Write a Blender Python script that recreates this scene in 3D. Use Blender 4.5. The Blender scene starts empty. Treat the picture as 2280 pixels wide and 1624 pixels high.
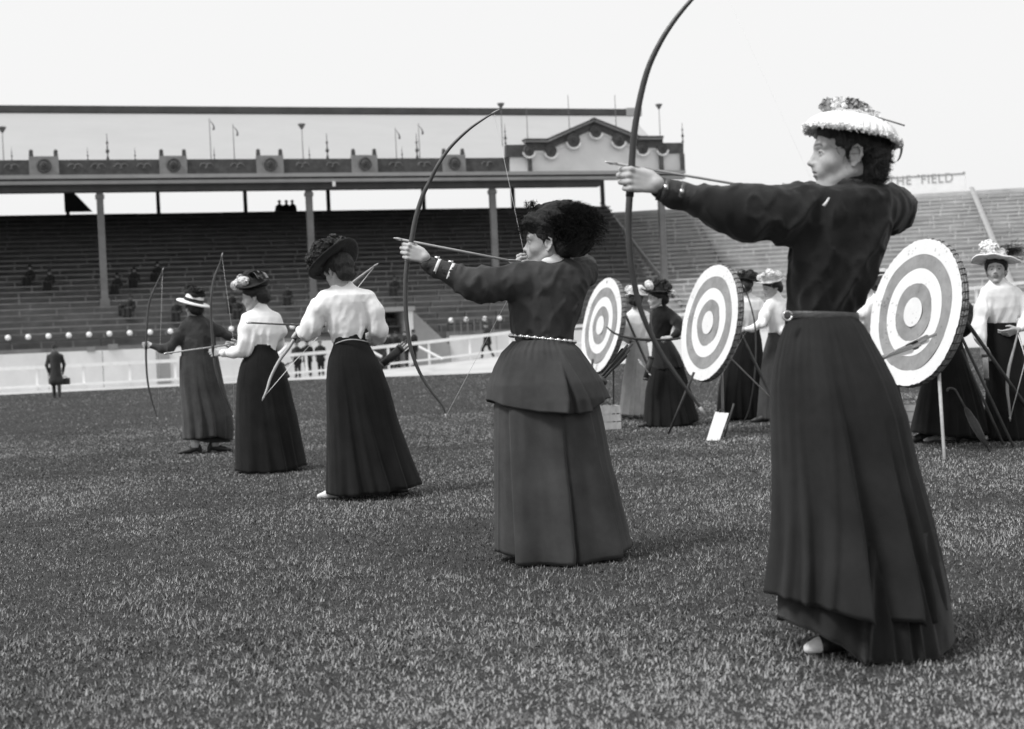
import bpy, math, random
import numpy as np
from mathutils import Vector, Matrix

random.seed(11)
rng = np.random.default_rng(11)
scn = bpy.context.scene
COL = scn.collection

# ------------------------------------------------------------------ camera
FPX, CX, CY, CAMH = 3132.0, 1140.0, 812.0, 1.0      # focal length and centre in 2280x1624 photo units
cam_d = bpy.data.cameras.new('camera')
cam = bpy.data.objects.new('camera', cam_d)
COL.objects.link(cam)
cam.matrix_world = (Matrix.Translation((0, 0, CAMH)) @ Matrix.Rotation(math.radians(90 - .70), 4, 'X')
                    @ Matrix.Rotation(math.radians(-2.63), 4, 'Z'))
cam_d.sensor_width = 36.0
cam_d.lens = 36.0 * FPX / 2280.0
cam_d.clip_start = .05
cam_d.clip_end = 3000
cam_d.dof.use_dof = True
cam_d.dof.focus_distance = 7.2
cam_d.dof.aperture_fstop = 3.6
scn.camera = cam
scn.render.resolution_x, scn.render.resolution_y = 1024, 729
CR = np.array(cam.matrix_world.to_3x3())

# ------------------------------------------------------------------ sky, sun, exposure (grey overcast day, black and white plate)
SUN_EL, SUN_AZ = 56.0, -118.0      # azimuth measured from +Y towards +X: high, from the left and a little behind the camera
w = bpy.data.worlds.new('World')
scn.world = w
w.use_nodes = True
nt = w.node_tree
nt.nodes.clear()
o = nt.nodes.new('ShaderNodeOutputWorld')
bg = nt.nodes.new('ShaderNodeBackground')
sky = nt.nodes.new('ShaderNodeTexSky')
sky.sky_type = 'NISHITA'
sky.sun_disc = False
sky.sun_elevation = math.radians(SUN_EL)
sky.sun_rotation = math.radians(SUN_AZ)
sky.dust_density = 6.0
sky.air_density = 2.0
bw = nt.nodes.new('ShaderNodeRGBToBW')
mx = nt.nodes.new('ShaderNodeMix')
mx.data_type = 'FLOAT'
mx.inputs[0].default_value = .85          # an even layer of cloud over the clear sky
mx.inputs[3].default_value = 7.7
nt.links.new(sky.outputs[0], bw.inputs[0])
nt.links.new(bw.outputs[0], mx.inputs[2])
nt.links.new(mx.outputs[0], bg.inputs[0])
bg.inputs[1].default_value = .1
nt.links.new(bg.outputs[0], o.inputs[0])

sl = bpy.data.lights.new('sun', 'SUN')
sl.energy = 2.3
sl.angle = math.radians(14)
sun = bpy.data.objects.new('sun', sl)
COL.objects.link(sun)
_a, _e = math.radians(SUN_AZ), math.radians(SUN_EL)
sun_dir = Vector((math.sin(_a) * math.cos(_e), math.cos(_a) * math.cos(_e), math.sin(_e)))
sun.rotation_euler = sun_dir.to_track_quat('Z', 'Y').to_euler()
sun.location = (0, 0, 30)

vs = scn.view_settings
vs.view_transform = 'Standard'
vs.look = 'None'
vs.exposure = .4
vs.gamma = 1.0
vs.use_curve_mapping = False
scn.render.engine = 'CYCLES'

# ------------------------------------------------------------------ pixel -> place helpers
def ray(px, py):
    return CR @ np.array([(px - CX) / FPX, -(py - CY) / FPX, -1.0])

def P(px, py, Z):
    d = ray(px, py)
    d = d * (Z / d[1])
    return np.array([d[0], d[1], d[2] + CAMH])

def G(px, py, z=0.0):
    d = ray(px, py)
    d = d * ((z - CAMH) / d[2])
    return np.array([d[0], d[1], z])

# ------------------------------------------------------------------ materials (all neutral grey: the plate is black and white)
MATS = {}
def mat(name, base, rough=.8, var=.0, scale=8., bump=.0, bscale=60., sheen=0., spec=.3, stretch=(1, 1, 1), detail=4., metal=0., spots=0.):
    if name in MATS:
        return MATS[name]
    m = bpy.data.materials.new(name)
    m.use_nodes = True
    t = m.node_tree
    b = t.nodes['Principled BSDF']
    b.inputs['Base Color'].default_value = (base, base, base, 1)
    b.inputs['Roughness'].default_value = rough
    b.inputs['Specular IOR Level'].default_value = spec
    b.inputs['Metallic'].default_value = metal
    if sheen:
        b.inputs['Sheen Weight'].default_value = sheen
        b.inputs['Sheen Roughness'].default_value = .5
    tc = t.nodes.new('ShaderNodeTexCoord')
    mp = t.nodes.new('ShaderNodeMapping')
    mp.inputs['Scale'].default_value = stretch
    t.links.new(tc.outputs['Object'], mp.inputs[0])
    if var:
        n = t.nodes.new('ShaderNodeTexNoise')
        n.inputs['Scale'].default_value = scale
        n.inputs['Detail'].default_value = detail
        n.inputs['Roughness'].default_value = .65
        t.links.new(mp.outputs[0], n.inputs[0])
        r = t.nodes.new('ShaderNodeMapRange')
        r.inputs[1].default_value = .3
        r.inputs[2].default_value = .7
        r.inputs[3].default_value = base * (1 - var)
        r.inputs[4].default_value = base * (1 + var)
        t.links.new(n.outputs[0], r.inputs[0])
        src = r.outputs[0]
        if spots:                                  # arrow holes and scuffs
            vo = t.nodes.new('ShaderNodeTexVoronoi')
            vo.inputs['Scale'].default_value = 22
            t.links.new(mp.outputs[0], vo.inputs[0])
            nn_ = t.nodes.new('ShaderNodeTexNoise')
            nn_.inputs['Scale'].default_value = 3.5
            t.links.new(mp.outputs[0], nn_.inputs[0])
            th_ = t.nodes.new('ShaderNodeMapRange')
            th_.inputs[1].default_value = .45
            th_.inputs[2].default_value = .7
            th_.inputs[3].default_value = .0
            th_.inputs[4].default_value = .32
            t.links.new(nn_.outputs[0], th_.inputs[0])
            ls = t.nodes.new('ShaderNodeMath')
            ls.operation = 'GREATER_THAN'
            t.links.new(vo.outputs['Distance'], ls.inputs[0])
            t.links.new(th_.outputs[0], ls.inputs[1])
            sc_ = t.nodes.new('ShaderNodeMapRange')
            sc_.inputs[3].default_value = spots
            sc_.inputs[4].default_value = 1.
            t.links.new(ls.outputs[0], sc_.inputs[0])
            ml = t.nodes.new('ShaderNodeMath')
            ml.operation = 'MULTIPLY'
            t.links.new(src, ml.inputs[0])
            t.links.new(sc_.outputs[0], ml.inputs[1])
            src = ml.outputs[0]
        t.links.new(src, b.inputs['Base Color'])
    if bump:
        n2 = t.nodes.new('ShaderNodeTexNoise')
        n2.inputs['Scale'].default_value = bscale
        n2.inputs['Detail'].default_value = 3.
        t.links.new(mp.outputs[0], n2.inputs[0])
        bp = t.nodes.new('ShaderNodeBump')
        bp.inputs['Strength'].default_value = bump
        bp.inputs['Distance'].default_value = .02
        t.links.new(n2.outputs[0], bp.inputs['Height'])
        t.links.new(bp.outputs[0], b.inputs['Normal'])
    MATS[name] = m
    return m

def attr_mat(name, rough=.6, spec=.3, bump=.0, bscale=200., sss=0.):
    m = bpy.data.materials.new(name)
    m.use_nodes = True
    t = m.node_tree
    b = t.nodes['Principled BSDF']
    a = t.nodes.new('ShaderNodeAttribute')
    a.attribute_name = 'Col'
    n = t.nodes.new('ShaderNodeTexNoise')
    tc = t.nodes.new('ShaderNodeTexCoord')
    n.inputs['Scale'].default_value = 45
    t.links.new(tc.outputs['Object'], n.inputs[0])
    r = t.nodes.new('ShaderNodeMapRange')
    r.inputs[1].default_value = .3
    r.inputs[2].default_value = .7
    r.inputs[3].default_value = .9
    r.inputs[4].default_value = 1.08
    t.links.new(n.outputs[0], r.inputs[0])
    v = t.nodes.new('ShaderNodeVectorMath')
    v.operation = 'SCALE'
    t.links.new(a.outputs['Color'], v.inputs[0])
    t.links.new(r.outputs[0], v.inputs['Scale'])
    t.links.new(v.outputs[0], b.inputs['Base Color'])
    b.inputs['Roughness'].default_value = rough
    b.inputs['Specular IOR Level'].default_value = spec
    if bump:
        bp = t.nodes.new('ShaderNodeBump')
        n2 = t.nodes.new('ShaderNodeTexNoise')
        n2.inputs['Scale'].default_value = bscale
        t.links.new(tc.outputs['Object'], n2.inputs[0])
        bp.inputs['Strength'].default_value = bump
        bp.inputs['Distance'].default_value = .005
        t.links.new(n2.outputs[0], bp.inputs['Height'])
        t.links.new(bp.outputs[0], b.inputs['Normal'])
    MATS[name] = m
    return m

skin = attr_mat('skin', .55, .3, .05, 260)
skin.node_tree.nodes['Principled BSDF'].inputs['Subsurface Weight'].default_value = .25
skin.node_tree.nodes['Principled BSDF'].inputs['Subsurface Radius'].default_value = (.008, .008, .008)
skin.node_tree.nodes['Principled BSDF'].inputs['Subsurface Scale'].default_value = 1.
hair_m = mat('hair', .016, .5, .6, 60, .7, 160, 0, .45, (1, 1, .16))
hair_l = mat('hair_brown', .03, .5, .6, 60, .7, 160, 0, .45, (1, 1, .16))
cl_black = mat('wool_black', .017, .95, .35, 7, .3, 420, .18, .15)
cl_dark = mat('wool_dark', .021, .95, .3, 6, .28, 380, .06, .15)
cl_skirt = mat('skirt_black', .010, .95, .3, 6, .28, 380, .06, .15)
cl_serge = mat('serge_charcoal', .052, .95, .25, 5, .3, 360, .06, .15)
cl_coat = mat('coat_grey', .044, .95, .3, 6, .3, 300, .15, .15)
cl_white = mat('cotton_white', .86, .9, .03, 14, .06, 160, .1, .2)
cl_pale = mat('linen_pale', .42, .9, .14, 10, .3, 90, .1, .2)
hat_black = mat('hat_black', .012, .8, .4, 30, .4, 120, .1, .3)
hat_white = mat('hat_white', .82, .85, .05, 30, .12, 300, .05, .2)
hat_straw = mat('hat_straw', .55, .8, .2, 60, .4, 160, 0, .2)
ribbon_g = mat('ribbon_grey', .22, .6, .3, 25, .2, 60, .1, .4)
ribbon_w = mat('ribbon_white', .74, .6, .1, 25, .2, 60, .1, .4)
feather_m = mat('feather_black', .010, .75, .4, 40, 0, 50, .1, .3)
petal_d = mat('petal_dark', .03, .8, .6, 40, 0, 50, .1, .3)
petal_l = mat('petal_pale', .75, .8, .3, 40, 0, 50, .1, .3)
leather = mat('leather_dark', .02, .5, .3, 30, .2, 150, 0, .5)
leather_b = mat('leather_belt', .055, .45, .3, 30, .2, 150, 0, .5)
leather_w = mat('leather_white', .72, .6, .1, 30, .2, 150, 0, .4)
steel = mat('buckle_metal', .6, .3, .1, 40, metal=.9)
bow_d = mat('yew_dark', .035, .4, .35, 20, .15, 80, 0, .5, (1, 1, .2))
bow_l = mat('yew_pale', .30, .4, .3, 20, .15, 80, 0, .5, (1, 1, .2))
bow_g = mat('yew_grey', .06, .4, .3, 20, .15, 80, 0, .5, (1, 1, .2))
cord = mat('bow_cord', .8, .8)
shaft_m = mat('arrow_wood', .40, .5, .15, 30)
shaft_d = mat('arrow_wood_dark', .08, .5, .15, 30)
fletch_w = mat('fletching_white', .8, .8, .1, 40)
fletch_g = mat('fletching_dark', .05, .8, .4, 60)
wood_p = mat('wood_pale', .42, .75, .25, 9, .3, 60, 0, .2, (1, 1, .3))
wood_d = mat('wood_dark', .07, .75, .35, 9, .3, 60, 0, .2, (1, 1, .3))
paint_w = mat('paint_white', .80, .6, .07, 5, .15, 30, 0, .3)
straw_m = mat('straw', .22, .9, .5, 35, .6, 90)
rope_m = mat('lashing', .05, .9, .3, 50)
canvas_w = mat('canvas_white', .78, .85, .07, 4, .25, 120, 0, .2, spots=.72)
canvas_g = mat('canvas_grey', .28, .85, .24, 5, .25, 120, 0, .2, spots=.72)
canvas_c = mat('canvas_centre', .74, .85, .05, 9, .25, 120, 0, .2, spots=.72)

# ------------------------------------------------------------------ mesh helpers
def link(ob, parent=None):
    COL.objects.link(ob)
    if parent is not None:
        ob.parent = parent
    return ob

def mesh_np(name, V, F, m, smooth=True, col=None):
    """V (n,3) array, F (k,4) or (k,3) int array, or a list of tuples"""
    me = bpy.data.meshes.new(name)
    V = np.asarray(V, dtype=np.float32)
    if isinstance(F, np.ndarray):
        k, c = F.shape
        me.vertices.add(len(V))
        me.vertices.foreach_set('co', V.ravel())
        me.loops.add(k * c)
        me.loops.foreach_set('vertex_index', F.astype(np.int32).ravel())
        me.polygons.add(k)
        me.polygons.foreach_set('loop_start', np.arange(0, k * c, c, dtype=np.int32))
        me.polygons.foreach_set('loop_total', np.full(k, c, dtype=np.int32))
        me.update(calc_edges=True)
    else:
        me.from_pydata([tuple(v) for v in V.tolist()], [], F)
    if smooth:
        me.polygons.foreach_set('use_smooth', np.ones(len(me.polygons), dtype=bool))
    if col is not None:
        a = me.color_attributes.new('Col', 'FLOAT_COLOR', 'POINT')
        c4 = np.ones((len(V), 4), dtype=np.float32)
        c4[:, :3] = np.asarray(col, dtype=np.float32)[:, None]
        a.data.foreach_set('color', c4.ravel())
    me.materials.append(m)
    me.update()
    return me

class MB:
    """collects shapes for ONE mesh"""
    def __init__(self):
        self.v, self.f, self.n = [], [], 0
    def add(self, V, F):
        V = np.asarray(V, dtype=float)
        self.v.append(V)
        n = self.n
        self.f += [tuple(int(i) + n for i in q) for q in F]
        self.n += len(V)
        return self
    def box(self, c, h, M=None):
        s = np.array([[x, y, z] for x in (-1, 1) for y in (-1, 1) for z in (-1, 1)], float) * np.asarray(h)
        if M is not None:
            s = s @ np.asarray(M).T
        return self.add(s + np.asarray(c), [(0, 1, 3, 2), (4, 6, 7, 5), (0, 4, 5, 1), (2, 3, 7, 6), (0, 2, 6, 4), (1, 5, 7, 3)])
    def hexa(self, pts):
        """8 corners ordered as in box"""
        return self.add(pts, [(0, 1, 3, 2), (4, 6, 7, 5), (0, 4, 5, 1), (2, 3, 7, 6), (0, 2, 6, 4), (1, 5, 7, 3)])
    def tube(self, pts, rad, n=8, caps=True, flat=1.0):
        pts = np.asarray(pts, float)
        k = len(pts)
        rad = np.broadcast_to(np.asarray(rad, float), (k,))
        T = np.gradient(pts, axis=0)
        T /= np.linalg.norm(T, axis=1)[:, None] + 1e-9
        up = np.array([0, 0, 1.]) if abs(T[0][2]) < .9 else np.array([0, 1., 0])
        V = []
        for i in range(k):
            a = np.cross(T[i], up)
            a /= np.linalg.norm(a) + 1e-9
            b = np.cross(a, T[i])
            up = b
            for j in range(n):
                t = 2 * math.pi * j / n
                V.append(pts[i] + rad[i] * (math.cos(t) * a + flat * math.sin(t) * b))
        F = [(i * n + j, i * n + (j + 1) % n, (i + 1) * n + (j + 1) % n, (i + 1) * n + j) for i in range(k - 1) for j in range(n)]
        if caps:
            F.append(tuple(range(n - 1, -1, -1)))
            F.append(tuple((k - 1) * n + j for j in range(n)))
        return self.add(V, F)
    def lathe(self, prof, n, M=None, c=(0, 0, 0), wob=None):
        """prof [(r,z)]; wob(theta, r, z) -> (dr, dz)"""
        V = []
        for r, z in prof:
            for j in range(n):
                t = 2 * math.pi * j / n
                dr, dz = wob(t, r, z) if wob else (0, 0)
                V.append(((r + dr) * math.cos(t), (r + dr) * math.sin(t), z + dz))
        V = np.array(V)
        if M is not None:
            V = V @ np.asarray(M).T
        F = [(i * n + j, i * n + (j + 1) % n, (i + 1) * n + (j + 1) % n, (i + 1) * n + j) for i in range(len(prof) - 1) for j in range(n)]
        if prof[0][0] > 1e-4:
            F.append(tuple(range(n - 1, -1, -1)))
        if prof[-1][0] > 1e-4:
            F.append(tuple((len(prof) - 1) * n + j for j in range(n)))
        return self.add(V + np.asarray(c), F)
    def ball(self, c, r, n=10, m=6, M=None):
        r = np.broadcast_to(np.asarray(r, float), (3,))
        V, F = [], []
        for i in range(m + 1):
            p = math.pi * i / m
            for j in range(n):
                t = 2 * math.pi * j / n
                V.append((math.sin(p) * math.cos(t), math.sin(p) * math.sin(t), math.cos(p)))
        V = np.array(V) * r
        if M is not None:
            V = V @ np.asarray(M).T
        F = [(i * n + j, (i + 1) * n + j, (i + 1) * n + (j + 1) % n, i * n + (j + 1) % n) for i in range(m) for j in range(n)]
        return self.add(V + np.asarray(c), F)
    def obj(self, name, m, parent=None, base=None, smooth=False):
        V = np.concatenate(self.v)
        if base is not None:
            V = V - np.asarray(base)
        ob = bpy.data.objects.new(name, mesh_np(name, V, self.f, m, smooth))
        return link(ob, parent)

def empty(name, loc, label, cat, group=None):
    e = bpy.data.objects.new(name, None)
    e.empty_display_size = .1
    e.location = tuple(float(x) for x in loc)
    tag(e, label, cat, group)
    return link(e)

def tag(ob, label, cat, group=None):
    ob['label'] = label
    ob['category'] = cat
    if group:
        ob['group'] = group
    return ob

def struct(ob, kind='structure'):
    ob['kind'] = kind
    return ob

def spline(pts, n):
    """Catmull-Rom through points"""
    p = np.asarray(pts, float)
    p = np.vstack([2 * p[0] - p[1], p, 2 * p[-1] - p[-2]])
    m = len(p) - 3
    out = []
    for s in np.linspace(0, m - 1e-6, n):
        i = int(s)
        t = s - i
        a, b, c, d = p[i], p[i + 1], p[i + 2], p[i + 3]
        out.append(.5 * ((2 * b) + (c - a) * t + (2 * a - 5 * b + 4 * c - d) * t * t + (3 * b - a - 3 * c + d) * t ** 3))
    return np.array(out)

def unit(v):
    v = np.asarray(v, float)
    return v / (np.linalg.norm(v) + 1e-9)

def frame(fwd, up=(0, 0, 1)):
    """columns: forward, left, up"""
    f = unit(fwd)
    l = unit(np.cross(up, f))
    return np.stack([f, l, np.cross(f, l)], axis=1)

# ---- value noise
_tab = rng.random((32, 32, 32)).astype(np.float32)
def vnoise(p):
    i = np.floor(p).astype(int)
    f = p - i
    f = f * f * (3 - 2 * f)
    i0 = i & 31
    i1 = (i + 1) & 31
    x0, y0, z0 = i0[:, 0], i0[:, 1], i0[:, 2]
    x1, y1, z1 = i1[:, 0], i1[:, 1], i1[:, 2]
    fx, fy, fz = f[:, 0], f[:, 1], f[:, 2]
    a = _tab[x0, y0, z0] * (1 - fx) + _tab[x1, y0, z0] * fx
    b = _tab[x0, y1, z0] * (1 - fx) + _tab[x1, y1, z0] * fx
    c = _tab[x0, y0, z1] * (1 - fx) + _tab[x1, y0, z1] * fx
    d = _tab[x0, y1, z1] * (1 - fx) + _tab[x1, y1, z1] * fx
    return (a * (1 - fy) + b * fy) * (1 - fz) + (c * (1 - fy) + d * fy) * fz

# ------------------------------------------------------------------ implicit surfaces -> one continuous mesh
class Sdf:
    def __init__(self, lo, hi, h, fine=()):
        """fine: boxes (lo, hi, step) in which the grid lines lie closer"""
        self.h = h
        self.ax = []
        for i in range(3):
            c, e, out = lo[i] - 3 * h, hi[i] + 3 * h, []
            while c < e:
                out.append(c)
                st = h
                for fl, fh, fs in fine:
                    if fl[i] <= c <= fh[i]:
                        st = min(st, fs)
                    elif c < fl[i] and c + st > fl[i]:
                        st = max(fs, min(st, fl[i] - c + 1e-5))
                c += st
            out.append(c)
            self.ax.append(np.array(out))
        self.n = np.array([len(q) for q in self.ax])
        self.g = np.full(self.n, 1., dtype=np.float32)
    def sub(self, lo, hi):
        a = [max(0, int(np.searchsorted(self.ax[i], lo[i])) - 1) for i in range(3)]
        b = [min(len(self.ax[i]), int(np.searchsorted(self.ax[i], hi[i])) + 1) for i in range(3)]
        if any(q <= p for p, q in zip(a, b)):
            return None
        ax = [self.ax[i][a[i]:b[i]].astype(np.float32) for i in range(3)]
        return (slice(a[0], b[0]), slice(a[1], b[1]), slice(a[2], b[2])), ax[0][:, None, None], ax[1][None, :, None], ax[2][None, None, :]
    def _min(self, s, d, k):
        g = self.g[s]
        hh = np.clip(.5 + .5 * (g - d) / k, 0, 1)
        self.g[s] = g * (1 - hh) + d * hh - k * hh * (1 - hh)
    def _cut(self, s, d, k):
        g = self.g[s]
        d = -d
        hh = np.clip(.5 - .5 * (g - d) / k, 0, 1)
        self.g[s] = g * (1 - hh) + d * hh + k * hh * (1 - hh)
    def cap(self, a, b, ra, rb, k=.01, cut=False):
        a, b = np.asarray(a, float), np.asarray(b, float)
        m = max(ra, rb) + k + 3 * self.h
        r = self.sub(np.minimum(a, b) - m, np.maximum(a, b) + m)
        if r is None:
            return
        s, X, Y, Z = r
        ab = b - a
        L = float(ab @ ab) + 1e-12
        t = np.clip(((X - a[0]) * ab[0] + (Y - a[1]) * ab[1] + (Z - a[2]) * ab[2]) / L, 0, 1)
        d = np.sqrt((X - a[0] - t * ab[0]) ** 2 + (Y - a[1] - t * ab[1]) ** 2 + (Z - a[2] - t * ab[2]) ** 2) - (ra + (rb - ra) * t)
        (self._cut if cut else self._min)(s, d.astype(np.float32), k)
    def chain(self, pts, k=.02, sc=1.0, mx=9., ad=0.):
        for p, q in zip(pts[:-1], pts[1:]):
            self.cap(p[0], q[0], min(p[1] * sc + ad, mx), min(q[1] * sc + ad, mx), k)
    def ell(self, c, r, M=None, k=.01, cut=False):
        c, r = np.asarray(c, float), np.asarray(r, float)
        M = np.eye(3) if M is None else M
        m = max(r) + k + 3 * self.h
        q = self.sub(c - m, c + m)
        if q is None:
            return
        s, X, Y, Z = q
        x, y, z = X - c[0], Y - c[1], Z - c[2]
        u = (x * M[0, 0] + y * M[1, 0] + z * M[2, 0])
        v = (x * M[0, 1] + y * M[1, 1] + z * M[2, 1])
        w_ = (x * M[0, 2] + y * M[1, 2] + z * M[2, 2])
        k0 = np.sqrt((u / r[0]) ** 2 + (v / r[1]) ** 2 + (w_ / r[2]) ** 2)
        k1 = np.sqrt((u / r[0] ** 2) ** 2 + (v / r[1] ** 2) ** 2 + (w_ / r[2] ** 2) ** 2) + 1e-9
        d = k0 * (k0 - 1) / k1
        (self._cut if cut else self._min)(s, d.astype(np.float32), k)
    def stack(self, rings, k=.02, inset=0., ycurve=None):
        """rings rows (z, cx, cy, rx, ry) ascending z"""
        R = np.asarray(sorted(rings, key=lambda q: q[0]))
        z0, z1 = R[0, 0], R[-1, 0]
        lo = np.array([(R[:, 1] - R[:, 3]).min(), (R[:, 2] - R[:, 4]).min(), z0]) - .06
        hi = np.array([(R[:, 1] + R[:, 3]).max(), (R[:, 2] + R[:, 4]).max(), z1]) + .06
        q = self.sub(lo, hi)
        if q is None:
            return
        s, X, Y, Z = q
        zz = Z.ravel()
        cx, cy, rx, ry = [np.interp(zz, R[:, 0], R[:, i])[None, None, :] for i in (1, 2, 3, 4)]
        rx, ry = np.maximum(rx - inset, .01), np.maximum(ry - inset, .01)
        e = 2.3
        d = ((np.abs((X - cx) / rx) ** e + np.abs((Y - cy) / ry) ** e) ** (1 / e) - 1) * np.minimum(rx, ry)
        d = np.maximum(d, np.maximum(Z - z1, z0 - Z))
        self._min(s, d.astype(np.float32), k)
    def displace(self, fn, band=.03):
        idx = np.nonzero(np.abs(self.g) < band)
        p = np.stack([self.ax[i][idx[i]] for i in range(3)], axis=1)
        self.g[idx] += fn(p).astype(np.float32)
    def mesh(self, smooth=2):
        g = self.g
        ins = g < 0
        c = np.zeros(np.array(g.shape) - 1, dtype=np.int8)
        nx, ny, nz = c.shape
        offs = [(i, j, k) for i in (0, 1) for j in (0, 1) for k in (0, 1)]
        for i, j, k in offs:
            c += ins[i:i + nx, j:j + ny, k:k + nz]
        act = (c > 0) & (c < 8)
        I = np.nonzero(act)
        idm = np.full(c.shape, -1, dtype=np.int32)
        idm[I] = np.arange(len(I[0]))
        cor = {q: g[I[0] + q[0], I[1] + q[1], I[2] + q[2]] for q in offs}
        acc = np.zeros((len(I[0]), 3))
        cnt = np.zeros(len(I[0]))
        for a in offs:
            for ax in range(3):
                if a[ax] == 0:
                    b = list(a)
                    b[ax] = 1
                    b = tuple(b)
                    va, vb = cor[a], cor[b]
                    cr = (va < 0) != (vb < 0)
                    t = np.where(cr, va / (va - vb + 1e-12), 0)
                    pt = np.array(a, float)[None, :].repeat(len(t), 0)
                    pt[:, ax] += t
                    acc[cr] += pt[cr]
                    cnt[cr] += 1
        fr = acc / cnt[:, None]
        V = np.stack([self.ax[i][I[i]] * (1 - fr[:, i]) + self.ax[i][I[i] + 1] * fr[:, i] for i in range(3)], axis=1)
        Fs = []
        for ax in range(3):
            sl0 = [slice(None)] * 3
            sl1 = [slice(None)] * 3
            sl0[ax] = slice(0, -1)
            sl1[ax] = slice(1, None)
            A, B = ins[tuple(sl0)], ins[tuple(sl1)]
            E = np.nonzero(A != B)
            E = np.stack(E, axis=1)
            u, v = (ax + 1) % 3, (ax + 2) % 3
            ok = (E[:, u] > 0) & (E[:, v] > 0) & (E[:, u] < c.shape[u]) & (E[:, v] < c.shape[v])
            E = E[ok]
            def cell(du, dv):
                q = E.copy()
                q[:, u] -= du
                q[:, v] -= dv
                return idm[q[:, 0], q[:, 1], q[:, 2]]
            quad = np.stack([cell(1, 1), cell(0, 1), cell(0, 0), cell(1, 0)], axis=1)
            flip = ~A[E[:, 0], E[:, 1], E[:, 2]]
            quad[flip] = quad[flip][:, ::-1]
            Fs.append(quad)
        F = np.concatenate(Fs)
        F = F[(F >= 0).all(axis=1)]
        for _ in range(smooth):
            S = np.zeros_like(V)
            n = np.zeros(len(V))
            for a, b in ((0, 1), (1, 2), (2, 3), (3, 0)):
                for p, q in ((a, b), (b, a)):
                    for d in range(3):
                        S[:, d] += np.bincount(F[:, p], weights=V[F[:, q], d], minlength=len(V))
                    n += np.bincount(F[:, p], minlength=len(V))
            V = V + .5 * (S / np.maximum(n, 1)[:, None] - V)
        return V, F

# ================================================================== SETTING
# ---- ground
def ground_material():
    m = bpy.data.materials.new('turf')
    m.use_nodes = True
    t = m.node_tree
    b = t.nodes['Principled BSDF']
    b.inputs['Roughness'].default_value = .95
    b.inputs['Specular IOR Level'].default_value = .1
    tc = t.nodes.new('ShaderNodeTexCoord')
    def noise(s, d, sc=(1, 1, 1)):
        mp = t.nodes.new('ShaderNodeMapping')
        mp.inputs['Scale'].default_value = sc
        t.links.new(tc.outputs['Object'], mp.inputs[0])
        n = t.nodes.new('ShaderNodeTexNoise')
        n.inputs['Scale'].default_value = s
        n.inputs['Detail'].default_value = d
        n.inputs['Roughness'].default_value = .7
        t.links.new(mp.outputs[0], n.inputs[0])
        return n
    n1, n2, n3 = noise(.35, 4), noise(9, 6), noise(60, 3)
    def rng_(n, a, c):
        r = t.nodes.new('ShaderNodeMapRange')
        r.inputs[1].default_value = .3
        r.inputs[2].default_value = .7
        r.inputs[3].default_value = a
        r.inputs[4].default_value = c
        t.links.new(n.outputs[0], r.inputs[0])
        return r
    r1, r2, r3 = rng_(n1, .85, 1.15), rng_(n2, .6, 1.4), rng_(n3, .022, .07)
    def mul(a, c):
        k = t.nodes.new('ShaderNodeMath')
        k.operation = 'MULTIPLY'
        t.links.new(a.outputs[0], k.inputs[0])
        t.links.new(c.outputs[0], k.inputs[1])
        return k
    k = mul(mul(r1, r2), r3)
    t.links.new(k.outputs[0], b.inputs['Base Color'])
    bp = t.nodes.new('ShaderNodeBump')
    bp.inputs['Strength'].default_value = .6
    bp.inputs['Distance'].default_value = .03
    t.links.new(n3.outputs[0], bp.inputs['Height'])
    t.links.new(bp.outputs[0], b.inputs['Normal'])
    return m
turf = ground_material()
mb = MB()
mb.add([(-700, -300, 0), (700, -300, 0), (700, 1200, 0), (-700, 1200, 0)], [(0, 1, 2, 3)])
struct(mb.obj('ground', turf))

# edge of the turf against the track
EDGE = [(-420, 900), (-150, 888), (0, 880.5), (397, 861), (640, 848), (1088, 831), (1380, 811), (2165, 775), (2450, 762), (2900, 741)]
edge_pts = spline([G(x, y) for x, y in EDGE], 260)

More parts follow.
